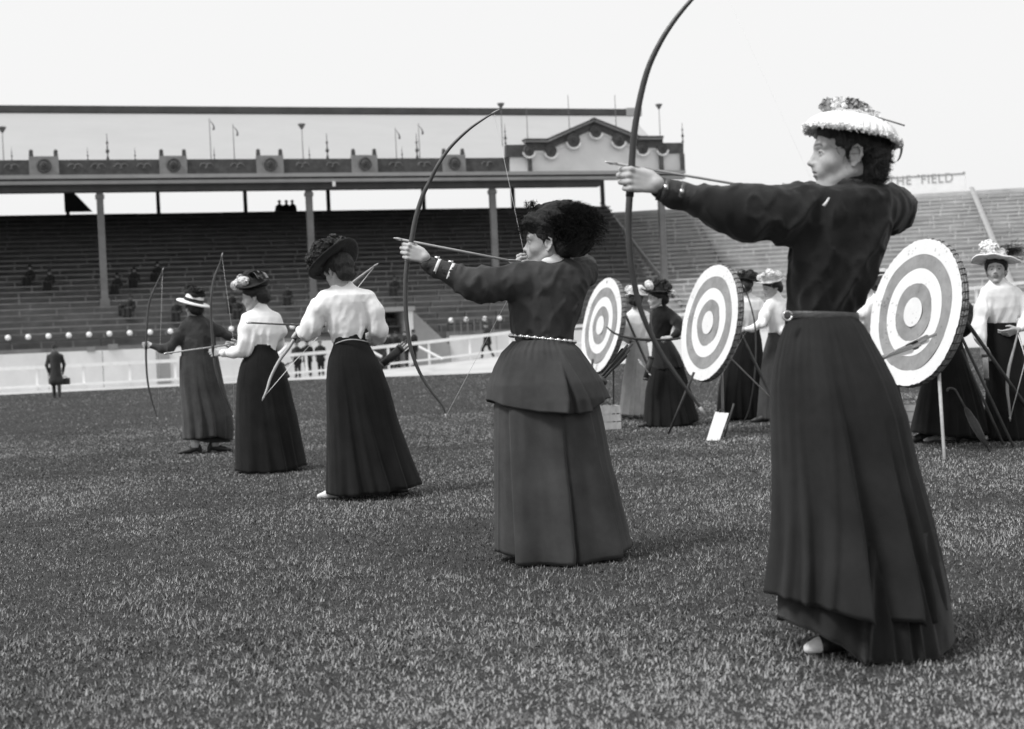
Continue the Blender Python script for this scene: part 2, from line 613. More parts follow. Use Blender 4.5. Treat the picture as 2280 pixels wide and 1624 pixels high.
# ---- mown grass, blade by blade as far as blades show
def blades(n, zlo, zhi, segs):
    """blade density falls off smoothly with distance, blades widen to make up for it"""
    e = .45
    Y = (zlo ** e + rng.random(n) * (zhi ** e - zlo ** e)) ** (1 / e)
    X = (rng.random(n) - .5) * 2 * (.40 * Y + .35)
    wid = .00085 + .00031 * Y
    lmin, lmax = .008, .028 + .0003 * Y
    pat = vnoise(np.stack([X * .9 + 7, Y * .9, np.zeros(n)], 1)) * .6 + vnoise(np.stack([X * 3.1, Y * 3.1 + 3, np.ones(n)], 1)) * .4
    fine = .55 * vnoise(np.stack([X * 34, Y * 25, np.ones(n) * 4], 1)) + .45 * vnoise(np.stack([X * 85, Y * 62, np.ones(n) * 9], 1))
    keep = rng.random(n) < np.clip((fine - .25) * 3.0, .3, 1)
    X, Y, pat, fine, wid = X[keep], Y[keep], pat[keep], fine[keep], wid[keep]
    n = len(X)
    tuft = vnoise(np.stack([X * 6.5 + 40, Y * 6.5, np.zeros(n)], 1))
    L = (.85 + .5 * np.clip(tuft - .35, 0, 1)) * (lmin + (lmax[keep] - lmin) * rng.random(n) ** 1.6) * (.75 + .6 * pat)
    az = rng.random(n) * 2 * math.pi
    lean = .5 + 1.0 * rng.random(n)
    dx, dy = np.cos(az), np.sin(az)
    px, py = -dy, dx
    wd = wid * (.6 + .8 * rng.random(n))
    col = (.062 + .26 * rng.random(n) ** 1.7) * (.4 + 1.4 * fine) * (.35 + 1.3 * pat) * (.72 + .56 * vnoise(np.stack([X * .35 + 20, Y * .28 + 9, np.zeros(n)], 1)))
    dry = rng.random(n) < .10 + .22 * np.clip(pat - .5, 0, 1)
    col[dry] *= 1.45
    for (sx, sy, rx, ry, s) in WORN:
        d = np.exp(-(((X - sx) / rx) ** 2 + ((Y - sy) / ry) ** 2) * 1.3)
        col *= 1 + s * d
        L *= 1 - .12 * d * (s > 0)
    col = np.minimum(col, .36)
    ok = Y < np.interp(X, edge_pts[:, 0], edge_pts[:, 1]) - .05
    X, Y, az, lean, dx, dy, px, py, wd, col, L = [q[ok] for q in (X, Y, az, lean, dx, dy, px, py, wd, col, L)]
    n = len(X)
    base = np.stack([X, Y, np.full(n, -.004)], 1)
    V, F = [], []
    h1 = .55
    p0 = base + np.stack([px * wd, py * wd, 0 * wd], 1)
    p1 = base - np.stack([px * wd, py * wd, 0 * wd], 1)
    mid = base + np.stack([dx * L * h1 * np.sin(lean * .5), dy * L * h1 * np.sin(lean * .5), L * h1 * np.cos(lean * .5)], 1)
    tip = mid + np.stack([dx * L * (1 - h1) * np.sin(lean), dy * L * (1 - h1) * np.sin(lean), L * (1 - h1) * np.cos(lean)], 1)
    if segs == 1:
        V = np.stack([p0, p1, tip], 1).reshape(-1, 3)
        F = np.arange(3 * n).reshape(-1, 3)
        C = np.repeat(col, 3)
    else:
        m0 = mid + np.stack([px * wd * .7, py * wd * .7, 0 * wd], 1)
        m1 = mid - np.stack([px * wd * .7, py * wd * .7, 0 * wd], 1)
        V = np.stack([p0, p1, m1, m0, tip], 1).reshape(-1, 3)
        i = np.arange(n)[:, None] * 5
        F = np.concatenate([i + np.array([[0, 1, 2]]), i + np.array([[0, 2, 3]]), i + np.array([[3, 2, 4]])])
        C = np.repeat(col, 5)
    return V, F, C

WORN = []
for px, py, rx, ry, s in ((830, 1577, .10, .10, 1.3), (2250, 1600, .14, .10, 1.2), (1200, 1490, .12, .12, .6), (1080, 1510, .25, .2, .5),
                          (680, 1385, .2, .12, .6), (450, 1545, .25, .15, .5), (270, 1190, .2, .1, 1.0), (470, 1240, .15, .1, .6),
                          (1150, 1560, .5, .25, .45), (1900, 1585, .5, .2, .45), (1600, 1365, .05, .05, 1.2), (700, 1620, 1.1, .25, .40), (1500, 1620, 1.4, .28, .55), (2150, 1560, .6, .35, .4),
                          (560, 1330, .6, .35, -.25), (430, 1430, .4, .3, -.25), (950, 1190, .8, .5, -.2), (1500, 1500, .3, .15, .3)):
    g = G(px, py)
    WORN.append((g[0], g[1], rx, ry, s * (2.0 if s > 0 else 1.2)))
grass_m = attr_mat('grass_blade', .75, .25)
Vs, Fs, Cs, off = [], [], [], 0
for args in ((180000, 3.1, 5.2, 2), (755000, 5.2, 22., 1), (150000, 22., 60., 1)):
    V, F, C = blades(*args)
    Vs.append(V)
    Fs.append(F + off)
    Cs.append(C)
    off += len(V)
gr = bpy.data.objects.new('grass', mesh_np('grass', np.concatenate(Vs), np.concatenate(Fs), grass_m, False, np.concatenate(Cs)))
link(gr)
gr['label'] = 'short mown turf of the stadium field, patchy and dry in places'
gr['category'] = 'grass'
struct(gr, 'stuff')

# ---- cinder track, banked towards the right, and the rail fence on its outer edge
track_m = mat('track_surface', .46, .9, .12, .5, .2, 8, 0, .1)
apron_m = mat('apron_concrete', .42, .9, .15, .6, .2, 8, 0, .1)
FEN = [(-420, 61, 838), (-150, 61, 829), (24, 61, 821), (398, 62.5, 803), (640, 64, 791.6), (911, 66, 766.6), (1142, 67, 740), (1285, 68, 727),
       (1516, 69, 701), (2151, 69.5, 643), (2450, 69.5, 612), (2900, 69, 580)]
fen_top = spline([P(x, y, z) for x, z, y in FEN], 260)
fx = fen_top[:, 0]
edge_s = np.stack([fx, np.interp(fx, edge_pts[:, 0], edge_pts[:, 1]), np.full(len(fx), .014)], 1)
fbase = fen_top.copy()
fbase[:, 2] = np.maximum(fen_top[:, 2] - 1.06, .05)
V = np.concatenate([edge_s, .5 * (edge_s + fbase) - np.array([0, 0, .12]) * (fbase[:, 2:] > .4), fbase + np.array([0, .35, 0])])
V[len(fx):2 * len(fx), 2] = np.maximum(V[len(fx):2 * len(fx), 2], .02)
k = len(fx)
F = np.array([(r * k + i, r * k + i + 1, (r + 1) * k + i + 1, (r + 1) * k + i) for r in (0, 1) for i in range(k - 1)])
tr = link(bpy.data.objects.new('running_track', mesh_np('running_track', V, F, track_m)))
struct(tr)
V2 = np.concatenate([fbase + np.array([0, .35, -.006]), fbase * np.array([1, 1, 0]) + np.array([0, 3.0, .02]), fbase * np.array([1, 0, 0]) + np.array([0, 120, .02])])
struct(link(bpy.data.objects.new('apron_pavement', mesh_np('apron_pavement', V2, F, apron_m))))

fence = empty('rail_fence', (0, 63, 0), 'long white post and rail fence along the outer edge of the track', 'fence')
FB = np.array([0, 63, 0])
seg_l = np.concatenate([[0], np.cumsum(np.linalg.norm(np.diff(fen_top[:, :2], axis=0), axis=1))])
def fen_at(s):
    return np.array([np.interp(s, seg_l, fen_top[:, i]) for i in range(3)]), np.array([np.interp(s, seg_l, fbase[:, i]) for i in range(3)])
pitch = 1.95
ns = int(seg_l[-1] / pitch)
for i in range(ns):
    t0, b0 = fen_at(i * pitch)
    t1, b1 = fen_at((i + 1) * pitch)
    d = unit(t1 - t0)
    MB().hexa([b0 + np.array([sx * .055, sy * .055, -.05]) if sz < 0 else t0 + np.array([sx * .055, sy * .055, -.06]) for sx in (-1, 1) for sy in (-1, 1) for sz in (-1, 1)]).obj('post', paint_w, fence, FB)
    for nm, off_, hh in (('top_rail', 0., .075), ('bottom_rail', -.82, .05)):
        q = np.array([0, 0, off_])
        MB().hexa([((t0 if su < 0 else t1) + q + np.array([0, -.085 + sv * .028, sz * hh])) - d * .002 * su for su in (-1, 1) for sv in (-1, 1) for sz in (-1, 1)]).obj(nm, paint_w, fence, FB)
for xa, ya, xb, yb in ((932, 772, 985, 800), (850, 795, 800, 768), (640, 770, 612, 798)):
    a, b = P(xa, ya, 65.6), P(xb, yb, 65.6)
    MB().tube([a, b], .06, 4).obj('brace', paint_w, fence, FB)

# ================================================================== GRANDSTAND
class Seg:
    def __init__(self, O, ang):
        a = math.radians(ang)
        self.O = np.array([O[0], O[1], 0.])
        self.e = np.array([math.sin(a), math.cos(a), 0])
        self.n = np.array([-math.cos(a), math.sin(a), 0])
    def S(self, u, v, z):
        return self.O + self.e * u + self.n * v + np.array([0, 0, z])
    def V(self, px, py, v):
        d = ray(px, py)
        t = (v + (self.O @ self.n)) / (d @ self.n)
        return np.array([0, 0, CAMH]) + d * t
    def uz(self, px, py, v):
        p = self.V(px, py, v)
        return float((p - self.O) @ self.e), float(p[2])
    def box(self, mb, u0, u1, v0, v1, z0, z1):
        return mb.hexa([self.S(u, v, z) for u in (u0, u1) for v in (v0, v1) for z in (z0, z1)])
    def frame(self):
        return np.stack([self.e, self.n, np.array([0, 0, 1.])], 1)

s1 = Seg(P(222, 815, 72.), 73)
uc = s1.uz(1450, 755, 0)[0]
s2 = Seg(s1.S(uc, 0, 0), 99)
bis = (s1.n + s2.n) / (1 + s1.n @ s2.n)
def u_cor(seg, v):
    p = s1.S(uc, 0, 0) + bis * v
    return float((p - seg.O) @ seg.e)

bench_m = mat('bench_wood', .21, .8, .3, 1.3, .3, 14, 0, .15, (.35, 1, 1))  # covered rows: shade under the roof put into the wood tone
bench_o = mat('bench_wood_lit', .52, .8, .3, 1.3, .3, 14, 0, .15, (.35, 1, 1))  # same benches without a roof: open daylight put into a lighter tone
terr_o = mat('terrace_concrete_lit', .36, .9, .3, .6, .2, 8, 0, .1)  # lighter copy of the concrete, unshaded daylight put into its colour
terr_m = mat('terrace_concrete', .16, .9, .3, .6, .2, 8, 0, .1)  # darker of the two concretes, roof shade put into its colour
roof_m = mat('roof_sheet', .38, .7, .035, .3, .1, 3, 0, .2)
fasc_d = mat('fascia_dark', .075, .8, .2, 1.0, 0, 10, 0, .2)
fasc_l = mat('fascia_light', .32, .8, .1, 1.0, 0, 10, 0, .2)
parap_d = mat('parapet_dark', .085, .85, .3, 3.0, .3, 6, 0, .2)
parap_l = mat('parapet_cream', .25, .85, .15, 3.0, .3, 6, 0, .2)
orn_d = mat('ornament_dark', .09, .8, .3, 3, 0)
orn_m = mat('ornament_mid', .15, .8, .3, 3, 0)
plast = mat('plaster_pale', .74, .85, .06, .9, .2, 3, 0, .2)
steel_p = mat('pillar_paint', .17, .6, .2, 1.2, 0, 10, 0, .3)
steel_d = mat('post_dark', .06, .7, .2, 1.2, 0, 10, 0, .3)
wall_w = mat('wall_whitewash', .72, .85, .08, .8, .2, 4, 0, .2)
grey_w = mat('wall_grey', .30, .85, .15, .8, .2, 4, 0, .2)

NR, V0, DV, Z0_, DZ = 26, -6.0, .79, 1.95, .325
DZ2 = .300
def stand_rows(seg, ua, ub, parent, base, bm, DZ=DZ, tm=None):
    """stepped terracing as one part and a bench on every step; ua/ub: functions of v"""
    mb = MB()
    for r in range(NR):
        v, z = V0 + r * DV, Z0_ + r * DZ
        p = lambda u, vv, zz: seg.S(u, vv, zz)
        mb.hexa([p(ua(vv) if k == 0 else ub(vv), vv, zz) for k in (0, 1) for vv in (v, v + DV) for zz in (z - DZ - .3, z)])
    mb.obj('terracing', tm or terr_m, parent, base)
    for r in range(NR - 1):
        v, z = V0 + r * DV, Z0_ + r * DZ
        mb = MB()
        a0, a1 = ua(v + .3), ub(v + .3)
        # plank cut into lengths with small breaks and uneven heights
        u = a0
        while u < a1 - .1:
            L = min(3.0 + random.random() * 2.2, a1 - u)
            dz = random.uniform(-.006, .006)
            seg.box(mb, u, u + L - .018, v + .28, v + .58, z + .34 + dz, z + .405 + dz)
            u += L
        u = a0 + .3
        while u < a1 - .2 and r < NR - 1:
            seg.box(mb, u, u + .06, v + .30, v + .56, z + .001, z + .34)
            u += random.uniform(1.3, 1.9)
        mb.obj('bench', bm, parent, base)

cov = empty('covered_grandstand', s1.S(0, 0, 0), 'long covered grandstand with dark benches, pale roof and ornamented parapet behind the fence', 'grandstand')
CB = s1.S(0, 0, 0)
UL = -34.
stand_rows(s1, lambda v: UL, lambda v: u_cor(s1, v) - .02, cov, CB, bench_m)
ter = empty('open_terrace', s2.S(0, 0, 0), 'open uncovered terrace of grey bench rows on the right of the stadium', 'grandstand')
TB = s2.S(0, 0, 0)
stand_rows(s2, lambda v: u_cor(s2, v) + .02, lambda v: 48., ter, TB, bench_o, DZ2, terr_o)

# front boards, rail
def cbox(name, m, u0, u1, v0, v1, z0, z1, par=None, seg=s1, base=None):
    mb = MB()
    seg.box(mb, u0, u1, v0, v1, z0, z1)
    return mb.obj(name, m, cov if par is None else par, CB if base is None else base)
u_end = u_cor(s1, -6.6)
u_vl, u_vr = s1.uz(800, 760, -6.6)[0], s1.uz(905, 760, -6.6)[0]
for a, b in ((UL, u_vl), (u_vr + 2.2, u_end)):
    n = max(1, int((b - a) / 2.4))
    for i in range(n):
        cbox('front_board', wall_w, a + (b - a) * i / n + .012, a + (b - a) * (i + 1) / n - .012, -6.72, -6.6, 0.02, 1.74 + random.uniform(-.01, .01))
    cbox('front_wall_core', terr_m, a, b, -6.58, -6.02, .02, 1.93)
    cbox('front_rail', steel_d, a, b, -6.35, -6.25, 2.26, 2.34)
    for i in range(int((b - a) / 2.)):
        cbox('rail_post', steel_d, a + i * 2., a + i * 2. + .07, -6.34, -6.27, 1.95, 2.25)
for x0, x1, y0, y1 in ((194, 212, 772, 784), (241, 262, 766, 779), (434, 455, 758, 770)):
    u0, za = s1.uz(x0, y1, -6.8)
    u1, zb = s1.uz(x1, y0, -6.8)
    cbox('notice', ribbon_g, u0, u1, -6.80, -6.725, za, zb)
for x0, x1, y0, y1 in ((352, 377, 778, 842),):
    u0, za = s1.uz(x0, y1, -6.8)
    u1, zb = s1.uz(x1, y0, -6.8)
    cbox('gate_opening', grey_w, u0, u1, -6.80, -6.725, .03, zb)
u0, za = s1.uz(600, 820, -6.8)
u1, zb = s1.uz(618, 790, -6.8)
cbox('gate_opening', grey_w, u0, u1, -6.80, -6.725, .03, zb)
tw = MB()
s2.box(tw, u_cor(s2, -6.5) + .03, 48, -6.7, -6.05, .02, 1.93)
tw.obj('front_wall', grey_w, ter, TB)

# entrance under the seats
ent = empty('entrance_tunnel', s1.S(u_vl, -6.6, 0), 'grey walled entrance tunnel cut into the front of the covered stand', 'entrance')
EBs = s1.S(u_vl, -6.6, 0)
zt = s1.uz(880, 694, -6.9)[1]
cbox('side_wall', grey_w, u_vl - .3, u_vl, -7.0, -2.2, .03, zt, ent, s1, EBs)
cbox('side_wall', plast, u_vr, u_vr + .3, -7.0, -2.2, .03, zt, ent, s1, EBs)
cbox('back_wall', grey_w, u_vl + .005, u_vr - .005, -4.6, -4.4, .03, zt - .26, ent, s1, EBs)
cbox('roof_slab', grey_w, u_vl - .4, u_vr + .4, -7.1, -2.1, zt + .004, zt + .22, ent, s1, EBs)
mb = MB()
pts = [(u_vr + .31, .03), (u_vr + 2.15, .03), (u_vr + 2.15, 1.2), (u_vr + .31, zt)]
mb.add([s1.S(u, v, z) for v in (-6.98, -6.75) for u, z in pts], [(0, 1, 2, 3), (7, 6, 5, 4), (0, 4, 5, 1), (1, 5, 6, 2), (2, 6, 7, 3), (3, 7, 4, 0)])
mb.obj('wing_wall', grey_w, ent, EBs)
# small balustrade right of the tunnel
bal = empty('balustrade', s1.S(u_vr + 2.3, -7.0, 0), 'short dark railing beside the entrance tunnel at the foot of the stand', 'railing')
BBs = s1.S(u_vr + 2.3, -7.0, 0)
for i in range(7):
    cbox('baluster', steel_p, u_vr + 2.4 + i * .34, u_vr + 2.45 + i * .34, -6.9, -6.85, 1.75, 2.5, bal, s1, BBs)
cbox('handrail', steel_p, u_vr + 2.3, u_vr + 4.6, -6.92, -6.83, 2.504, 2.56, bal, s1, BBs)

# pillars, rear posts
zev = .5 * (s1.uz(222, 427, -1)[1] + s1.uz(1300, 417, -1)[1])     # underside of the eave beam
def pillar(px, v, w_, z0, z1, m, name):
    u = s1.uz(px, 760, v)[0]
    mb = MB()
    s1.box(mb, u - w_, u + w_, v - w_ * .8, v + w_ * .8, z0, z1)
    s1.box(mb, u - w_ * 1.4, u + w_ * 1.4, v - w_ * 1.1, v + w_ * 1.1, z0, z0 + .5)
    s1.box(mb, u - w_ * 1.3, u + w_ * 1.3, v - w_, v + w_, z1 - .35, z1 - .15)
    mb.obj(name, m, cov, CB)
for px in (-230, 238, 703, 1111, 1486):
    pillar(px, -.9, .17, Z0_ + 6 * DZ, zev + .02, steel_p, 'pillar')
for px in (-60, 150, 352, 546, 731, 943, 1142, 1342):
    u = s1.uz(px, 450, 14.4)[0]
    mb = MB()
    s1.box(mb, u - .11, u + .11, 14.25, 14.5, 10.0, 15.2)
    mb.obj('rear_post', steel_d, cov, CB)
# leaning brace at the left
u = s1.uz(146, 430, 14.2)[0]
mb = MB()
mb.add([s1.S(uu, vv, zz) for vv in (14.0, 14.2) for uu, zz in ((u - .1, 12.0), (u + .1, 12.0), (u + 1.5, 10.4), (u - .1, 10.4))], [(0, 1, 2, 3), (7, 6, 5, 4), (0, 4, 5, 1), (1, 5, 6, 2), (2, 6, 7, 3), (3, 7, 4, 0)])
mb.obj('brace', steel_d, cov, CB)
# low rear parapet behind the top row
cbox('rear_parapet', terr_m, UL, u_cor(s1, 14.8) - .05, 14.80, 14.95, 9.5, Z0_ + NR * DZ - .1)
mb = MB()
s2.box(mb, u_cor(s2, 14.8) + .05, 48, 14.8, 14.95, 8.0, Z0_ + NR * DZ2 + .12)
mb.obj('rear_parapet', bench_o, ter, TB)

# roof
ur_e = s1.uz(1524, 400, -1.4)[0]
ur_b = s1.uz(1334, 418, -1)[0]
zfas = .5 * (s1.uz(222, 409, -1.4)[1] + s1.uz(1300, 402, -1.4)[1])
zpar = .5 * (s1.uz(222, 388, -1.4)[1] + s1.uz(1100, 385, -1.4)[1])
VR = 16.5
zr = .5 * (s1.uz(0, 246, VR)[1] + s1.uz(1380, 250, VR)[1])
ur_r = s1.uz(1398, 250, VR)[0]
mb = MB()
mb.add([s1.S(UL, -1.2, zpar - .1), s1.S(ur_e, -1.2, zpar - .1), s1.S(ur_r, VR, zr), s1.S(UL, VR, zr),
        s1.S(UL, -1.2, zpar - .35), s1.S(ur_e, -1.2, zpar - .35), s1.S(ur_r, VR, zr - .25), s1.S(UL, VR, zr - .25),
        s1.S(UL, VR + 5, zr - 2.2), s1.S(ur_r - 1, VR + 5, zr - 2.2), s1.S(UL, VR + 5, zr - 2.45), s1.S(ur_r - 1, VR + 5, zr - 2.45)],
       [(0, 1, 2, 3), (7, 6, 5, 4), (0, 4, 5, 1), (1, 5, 6, 2), (3, 2, 9, 8), (7, 10, 11, 6), (8, 9, 11, 10), (2, 6, 11, 9), (0, 3, 7, 4), (3, 8, 10, 7)])
mb.obj('roof', roof_m, cov, CB)
mb = MB()
mb.add([s1.S(UL + .05, -1.1, zpar - .40), s1.S(ur_e - .05, -1.1, zpar - .40), s1.S(ur_r - .05, VR, zr - .30), s1.S(UL + .05, VR, zr - .30)] + [s1.S(UL + .05, -1.1, zpar - .46), s1.S(ur_e - .05, -1.1, zpar - .46), s1.S(ur_r - .05, VR, zr - .36), s1.S(UL + .05, VR, zr - .36)],
       [(0, 1, 2, 3), (7, 6, 5, 4), (0, 4, 5, 1), (1, 5, 6, 2), (2, 6, 7, 3), (3, 7, 4, 0)])
mb.obj('ceiling_light_block', steel_d, cov, CB)  # unseen dark layer added under the roof to keep bounce off upper rows
cbox('ridge_board', fasc_d, UL, ur_r, VR - 1.2, VR - 1.0, zr - .36, zr + .06)
ob = cbox('ridge_cap', roof_m, ur_r - .6, ur_r + .5, VR - 1.3, VR - .9, zr - .42, zr + .12)
cbox('eave_beam', fasc_d, UL, ur_b, -1.25, -.6, zev, zfas)
h = zpar - zfas
cbox('cornice_moulding', fasc_l, UL, ur_e, -1.55, -1.0, zfas + .003, zfas + h * .36)
cbox('cornice_groove', orn_d, UL, ur_e - .02, -1.42, -1.0, zfas + h * .363, zfas + h * .58)
cbox('cornice_top', fasc_l, UL, ur_e, -1.60, -1.0, zfas + h * .583, zpar - .003)
cbox('drain_head', plast, *[s1.uz(x, 405, -1.7)[0] for x in (741, 747)], -1.7, -1.56, s1.uz(744, 415, -1.7)[1], s1.uz(744, 404, -1.7)[1])

# parapet with cream panels and rosettes
VP = -1.4
zpt = .5 * (s1.uz(222, 354, VP)[1] + s1.uz(1000, 354, VP)[1])
zct = .5 * (s1.uz(386, 347, VP)[1] + s1.uz(812, 347, VP)[1])
FR1 = s1.frame()
RING = np.stack([s1.e, np.array([0, 0, 1.]), -s1.n], 1)      # lathe axis towards the field
cream = [(64.6, 131), (355, 416.5), (571, 631), (783, 840), (985, 1036)]
uu = [(s1.uz(a, 370, VP)[0], s1.uz(b, 370, VP)[0]) for a, b in cream]
uu = [(uu[0][0] - 10.5, uu[0][1] - 10.5)] + uu
uend = s1.uz(1134, 370, VP)[0]
prev = UL
def rosette(u, z, v, r, par, m1, m2, base=None, seg=s1):
    mb = MB()
    c = seg.S(u, v, z)
    mb.lathe([(r, 0), (r, .05), (r * .86, .09), (r * .72, .05), (r * .55, .06), (r * .5, .10), (r * .32, .12), (r * .28, .05), (r * .14, .13), (0.001, .14)], 18, RING, c,
             wob=lambda t, rr, zz: (0.04 * r * math.cos(8 * t) if .3 * r < rr < .9 * r else 0, 0))
    return mb.obj('rosette', m1, par, base)
def scrolls(u0, u1, zc, v, par):
    """little raised ornament on a dark panel"""
    mb = MB()
    n = max(1, int((u1 - u0) / 1.1))
    for i in range(n):
        c = u0 + (u1 - u0) * (i + .5) / n
        for s in (-1, 1):
            th = np.linspace(0, 4.2, 12)
            rr = .22 - .035 * th
            pts = [s1.S(c + s * (.12 + r_ * math.cos(t_)), v, zc + r_ * math.sin(t_)) for t_, r_ in zip(th, rr)]
            mb.tube(pts, .03, 4)
    mb.obj('scroll_ornament', orn_m, par, CB)
def finial(u, z, v, s, par, name='finial', m=None):
    mb = MB()
    mb.lathe([(.10, 0), (.10, .18), (.05, .22), (.05, .45), (.13, .55), (.13, .68), (.05, .78), (.04, 1.1), (.10, 1.2), (.03, 1.32), (.02, 1.8), (.001, 1.9)], 8, np.eye(3) * s, s1.S(u, v, z))
    return mb.obj(name, m or orn_d, par, CB)
for i, (a, b) in enumerate(uu):
    cbox('parapet_panel', parap_d, prev, a - .003, VP, VP + .25, zpar + .002, zpt)
    scrolls(prev + .2, a - .2, .5 * (zpar + zpt), VP - .02, cov)
    for uq in np.arange(prev + 1.4, a - .5, 2.3):
        finial(uq, zpt, VP + .1, .35, cov)
    pn = cbox('cream_panel', parap_l, a, b, VP - .12, VP + .30, zpar + .004, zct)
    rosette(.5 * (a + b), .5 * (zpar + zct), VP - .13, .36, cov, orn_d, orn_m, CB)
    for uq in (a + .12, b - .12):
        mb = MB()
        s1.box(mb, uq - .1, uq + .1, VP - .05, VP + .15, zct + .003, zct + .18)
        mb.ball(s1.S(uq, VP + .05, zct + .26), .11, 8, 5)
        mb.obj('ball_finial', orn_d, cov, CB)
    prev = b + .003
cbox('parapet_panel', parap_d, prev, uend, VP, VP + .25, zpar + .002, zpt)
scrolls(prev + .2, uend - .2, .5 * (zpar + zpt), VP - .02, cov)
for px in (240, 730, 930):
    finial(s1.uz(px, 350, VP)[0], zpt, VP + .1, .72, cov)

# gable over the end of the parapet
def poly(name, pix, v, th, m, par=None, base=None):
    q = [s1.V(x, y, v) for x, y in pix]
    n = len(q)
    mb = MB()
    mb.add(q + [p + s1.n * th for p in q], [tuple(range(n)), tuple(range(2 * n - 1, n - 1, -1))] + [(i, i + n, (i + 1) % n + n, (i + 1) % n) for i in range(n)])
    return mb.obj(name, m, par or cov, CB if base is None else base)
top = [(1171, 312), (1220, 312), (1324, 265), (1424, 306), (1476, 306)]
poly('gable_face', [(1135, 386), (1135, 345), (1171, 330), (1220, 328), (1324, 285), (1424, 324), (1476, 324), (1522, 338), (1522, 381)], VP, .3, plast)
poly('gable_wing', [(1127, 350), (1127, 323), (1173, 322), (1173, 349)], VP - .08, .35, parap_d)
poly('gable_wing', [(1476, 342), (1476, 318.5), (1522, 318), (1522, 341)], VP - .08, .35, parap_d)
for (a, b) in zip(top[:-1], top[1:]):
    poly('gable_band', [(a[0], a[1] + 22), (a[0], a[1] + 4.5), (b[0], b[1] + 4.5), (b[0], b[1] + 22)], VP - .10, .25, parap_d)
    poly('gable_cornice', [(a[0] - 1, a[1] + 4.3), (a[0] - 1, a[1] + .2), (b[0] + 1, b[1] + .2), (b[0] + 1, b[1] + 4.3)], VP - .30, .5, fasc_l)
    poly('gable_coping', [(a[0] - 2, a[1]), (a[0] - 2, a[1] - 3.5), (b[0] + 2, b[1] - 3.5), (b[0] + 2, b[1])], VP - .36, .6, parap_d)
    poly('gable_swag', [(a[0] + 8, a[1] + 29), (a[0] + 8, a[1] + 25), (b[0] - 8, b[1] + 25), (b[0] - 8, b[1] + 29)], VP - .06, .1, wall_w)
for px, py, r in ((1177, 336, .27), (1226, 337, .29), (1276, 313, .33), (1326, 293, .30), (1377, 312, .33), (1430, 331, .29), (1474, 331, .27)):
    u, z = s1.uz(px, py, VP - .13)
    r *= 1.2
    rosette(u, z, VP - .14, r, cov, orn_d, orn_m, CB)
    mb = MB()
    th = np.linspace(math.pi * 1.05, math.pi * 1.95, 10)
    mb.tube([s1.S(u + (r + .03) * math.cos(t), VP - .2, z - .04 + (r + .03) * math.sin(t)) for t in th], .06, 5)
    mb.obj('swag_roll', plast, cov, CB)
for px, y0, y1 in ((1181, 382, 347), (1474, 380, 345), (1521, 380, 342)):
    u0, za = s1.uz(px - 3, y0, VP - .2)
    u1, zb = s1.uz(px + 3, y1, VP - .2)
    cbox('gable_pier', orn_d, u0, u1, VP - .2, VP - .01, za, zb)
for px, py in ((1127, 322), (1522, 317)):
    u, z = s1.uz(px, py, VP)
    finial(u, z, VP + .1, .6, cov)
# thin poles and small pennants along the roof
for px, y0, y1, kind in ((8, 352, 285, 'cup'), (470, 352, 264, 'flag'), (522, 352, 277, 'flag'), (675, 352, 278, 'cup'), (883, 353, 285, 'flag'), (935, 353, 275, 'flag'), (1119, 322, 232, 'cup'), (1175, 310, 240, 'pole'), (1268, 292, 212, 'pole'),
                         (1372, 285, 212, 'pole'), (1470, 306, 234, 'cup')):
    u, z0 = s1.uz(px, y0, VP + .12)
    z1 = s1.uz(px, y1, VP + .12)[1]
    mb = MB()
    mb.tube([s1.S(u, VP + .12, z0 - .1), s1.S(u, VP + .12, z1)], [.026, .016], 6)
    if kind == 'cup':
        mb.lathe([(.04, -.25), (.20, 0), (.20, .04), (.001, .08)], 10, None, s1.S(u, VP + .12, z1))
    pl = mb.obj('pole', steel_p, cov, CB)
    if kind == 'flag':
        nn = 9
        V, F = [], []
        for i in range(nn):
            t = i / (nn - 1)
            for j in (0, 1):
                V.append(s1.S(u + .12 * math.sin(3 * t + j) + .22 * t, VP + .12 + .08 * math.sin(5 * t), z1 - .06 - (.55 * t) - j * .18 * (1 - t)))
        F = [(2 * i, 2 * i + 1, 2 * i + 3, 2 * i + 2) for i in range(nn - 1)]
        m2 = MB().add(V, F)
        m2.add([p + s1.n * .012 for p in np.array(V)], [f[::-1] for f in F])
        fl = m2.obj('pennant', orn_d, pl, CB)

# stair walls / hand rails running down the terraces
def slope_rail(seg, px0, py0, v0, px1, py1, v1, r, m, par, base, name):
    a, b = seg.V(px0, py0, v0), seg.V(px1, py1, v1)
    mb = MB()
    mb.tube([a, b], r, 4, flat=.5)
    for t in np.linspace(.06, .94, 9):
        p = a + (b - a) * t
        mb.tube([p, p - np.array([0, 0, 1.0])], .035, 5)
    mb.obj(name, m, par, base)
slope_rail(s2, 1340, 452, 14.5, 1545, 712, -5.8, .16, steel_p, ter, TB, 'stair_rail')
slope_rail(s2, 1548, 478, 12.5, 1640, 650, -2, .05, terr_m, ter, TB, 'stair_rail')
slope_rail(s2, 2163, 418, 14.5, 2262, 655, -6.0, .16, fasc_l, ter, TB, 'stair_rail')
u = s2.uz(1938, 720, -5)[0]
mb = MB()
s2.box(mb, u - .07, u + .07, -5.1, -4.95, 2.0, s2.uz(1995, 650, -5)[1] + 1.5)
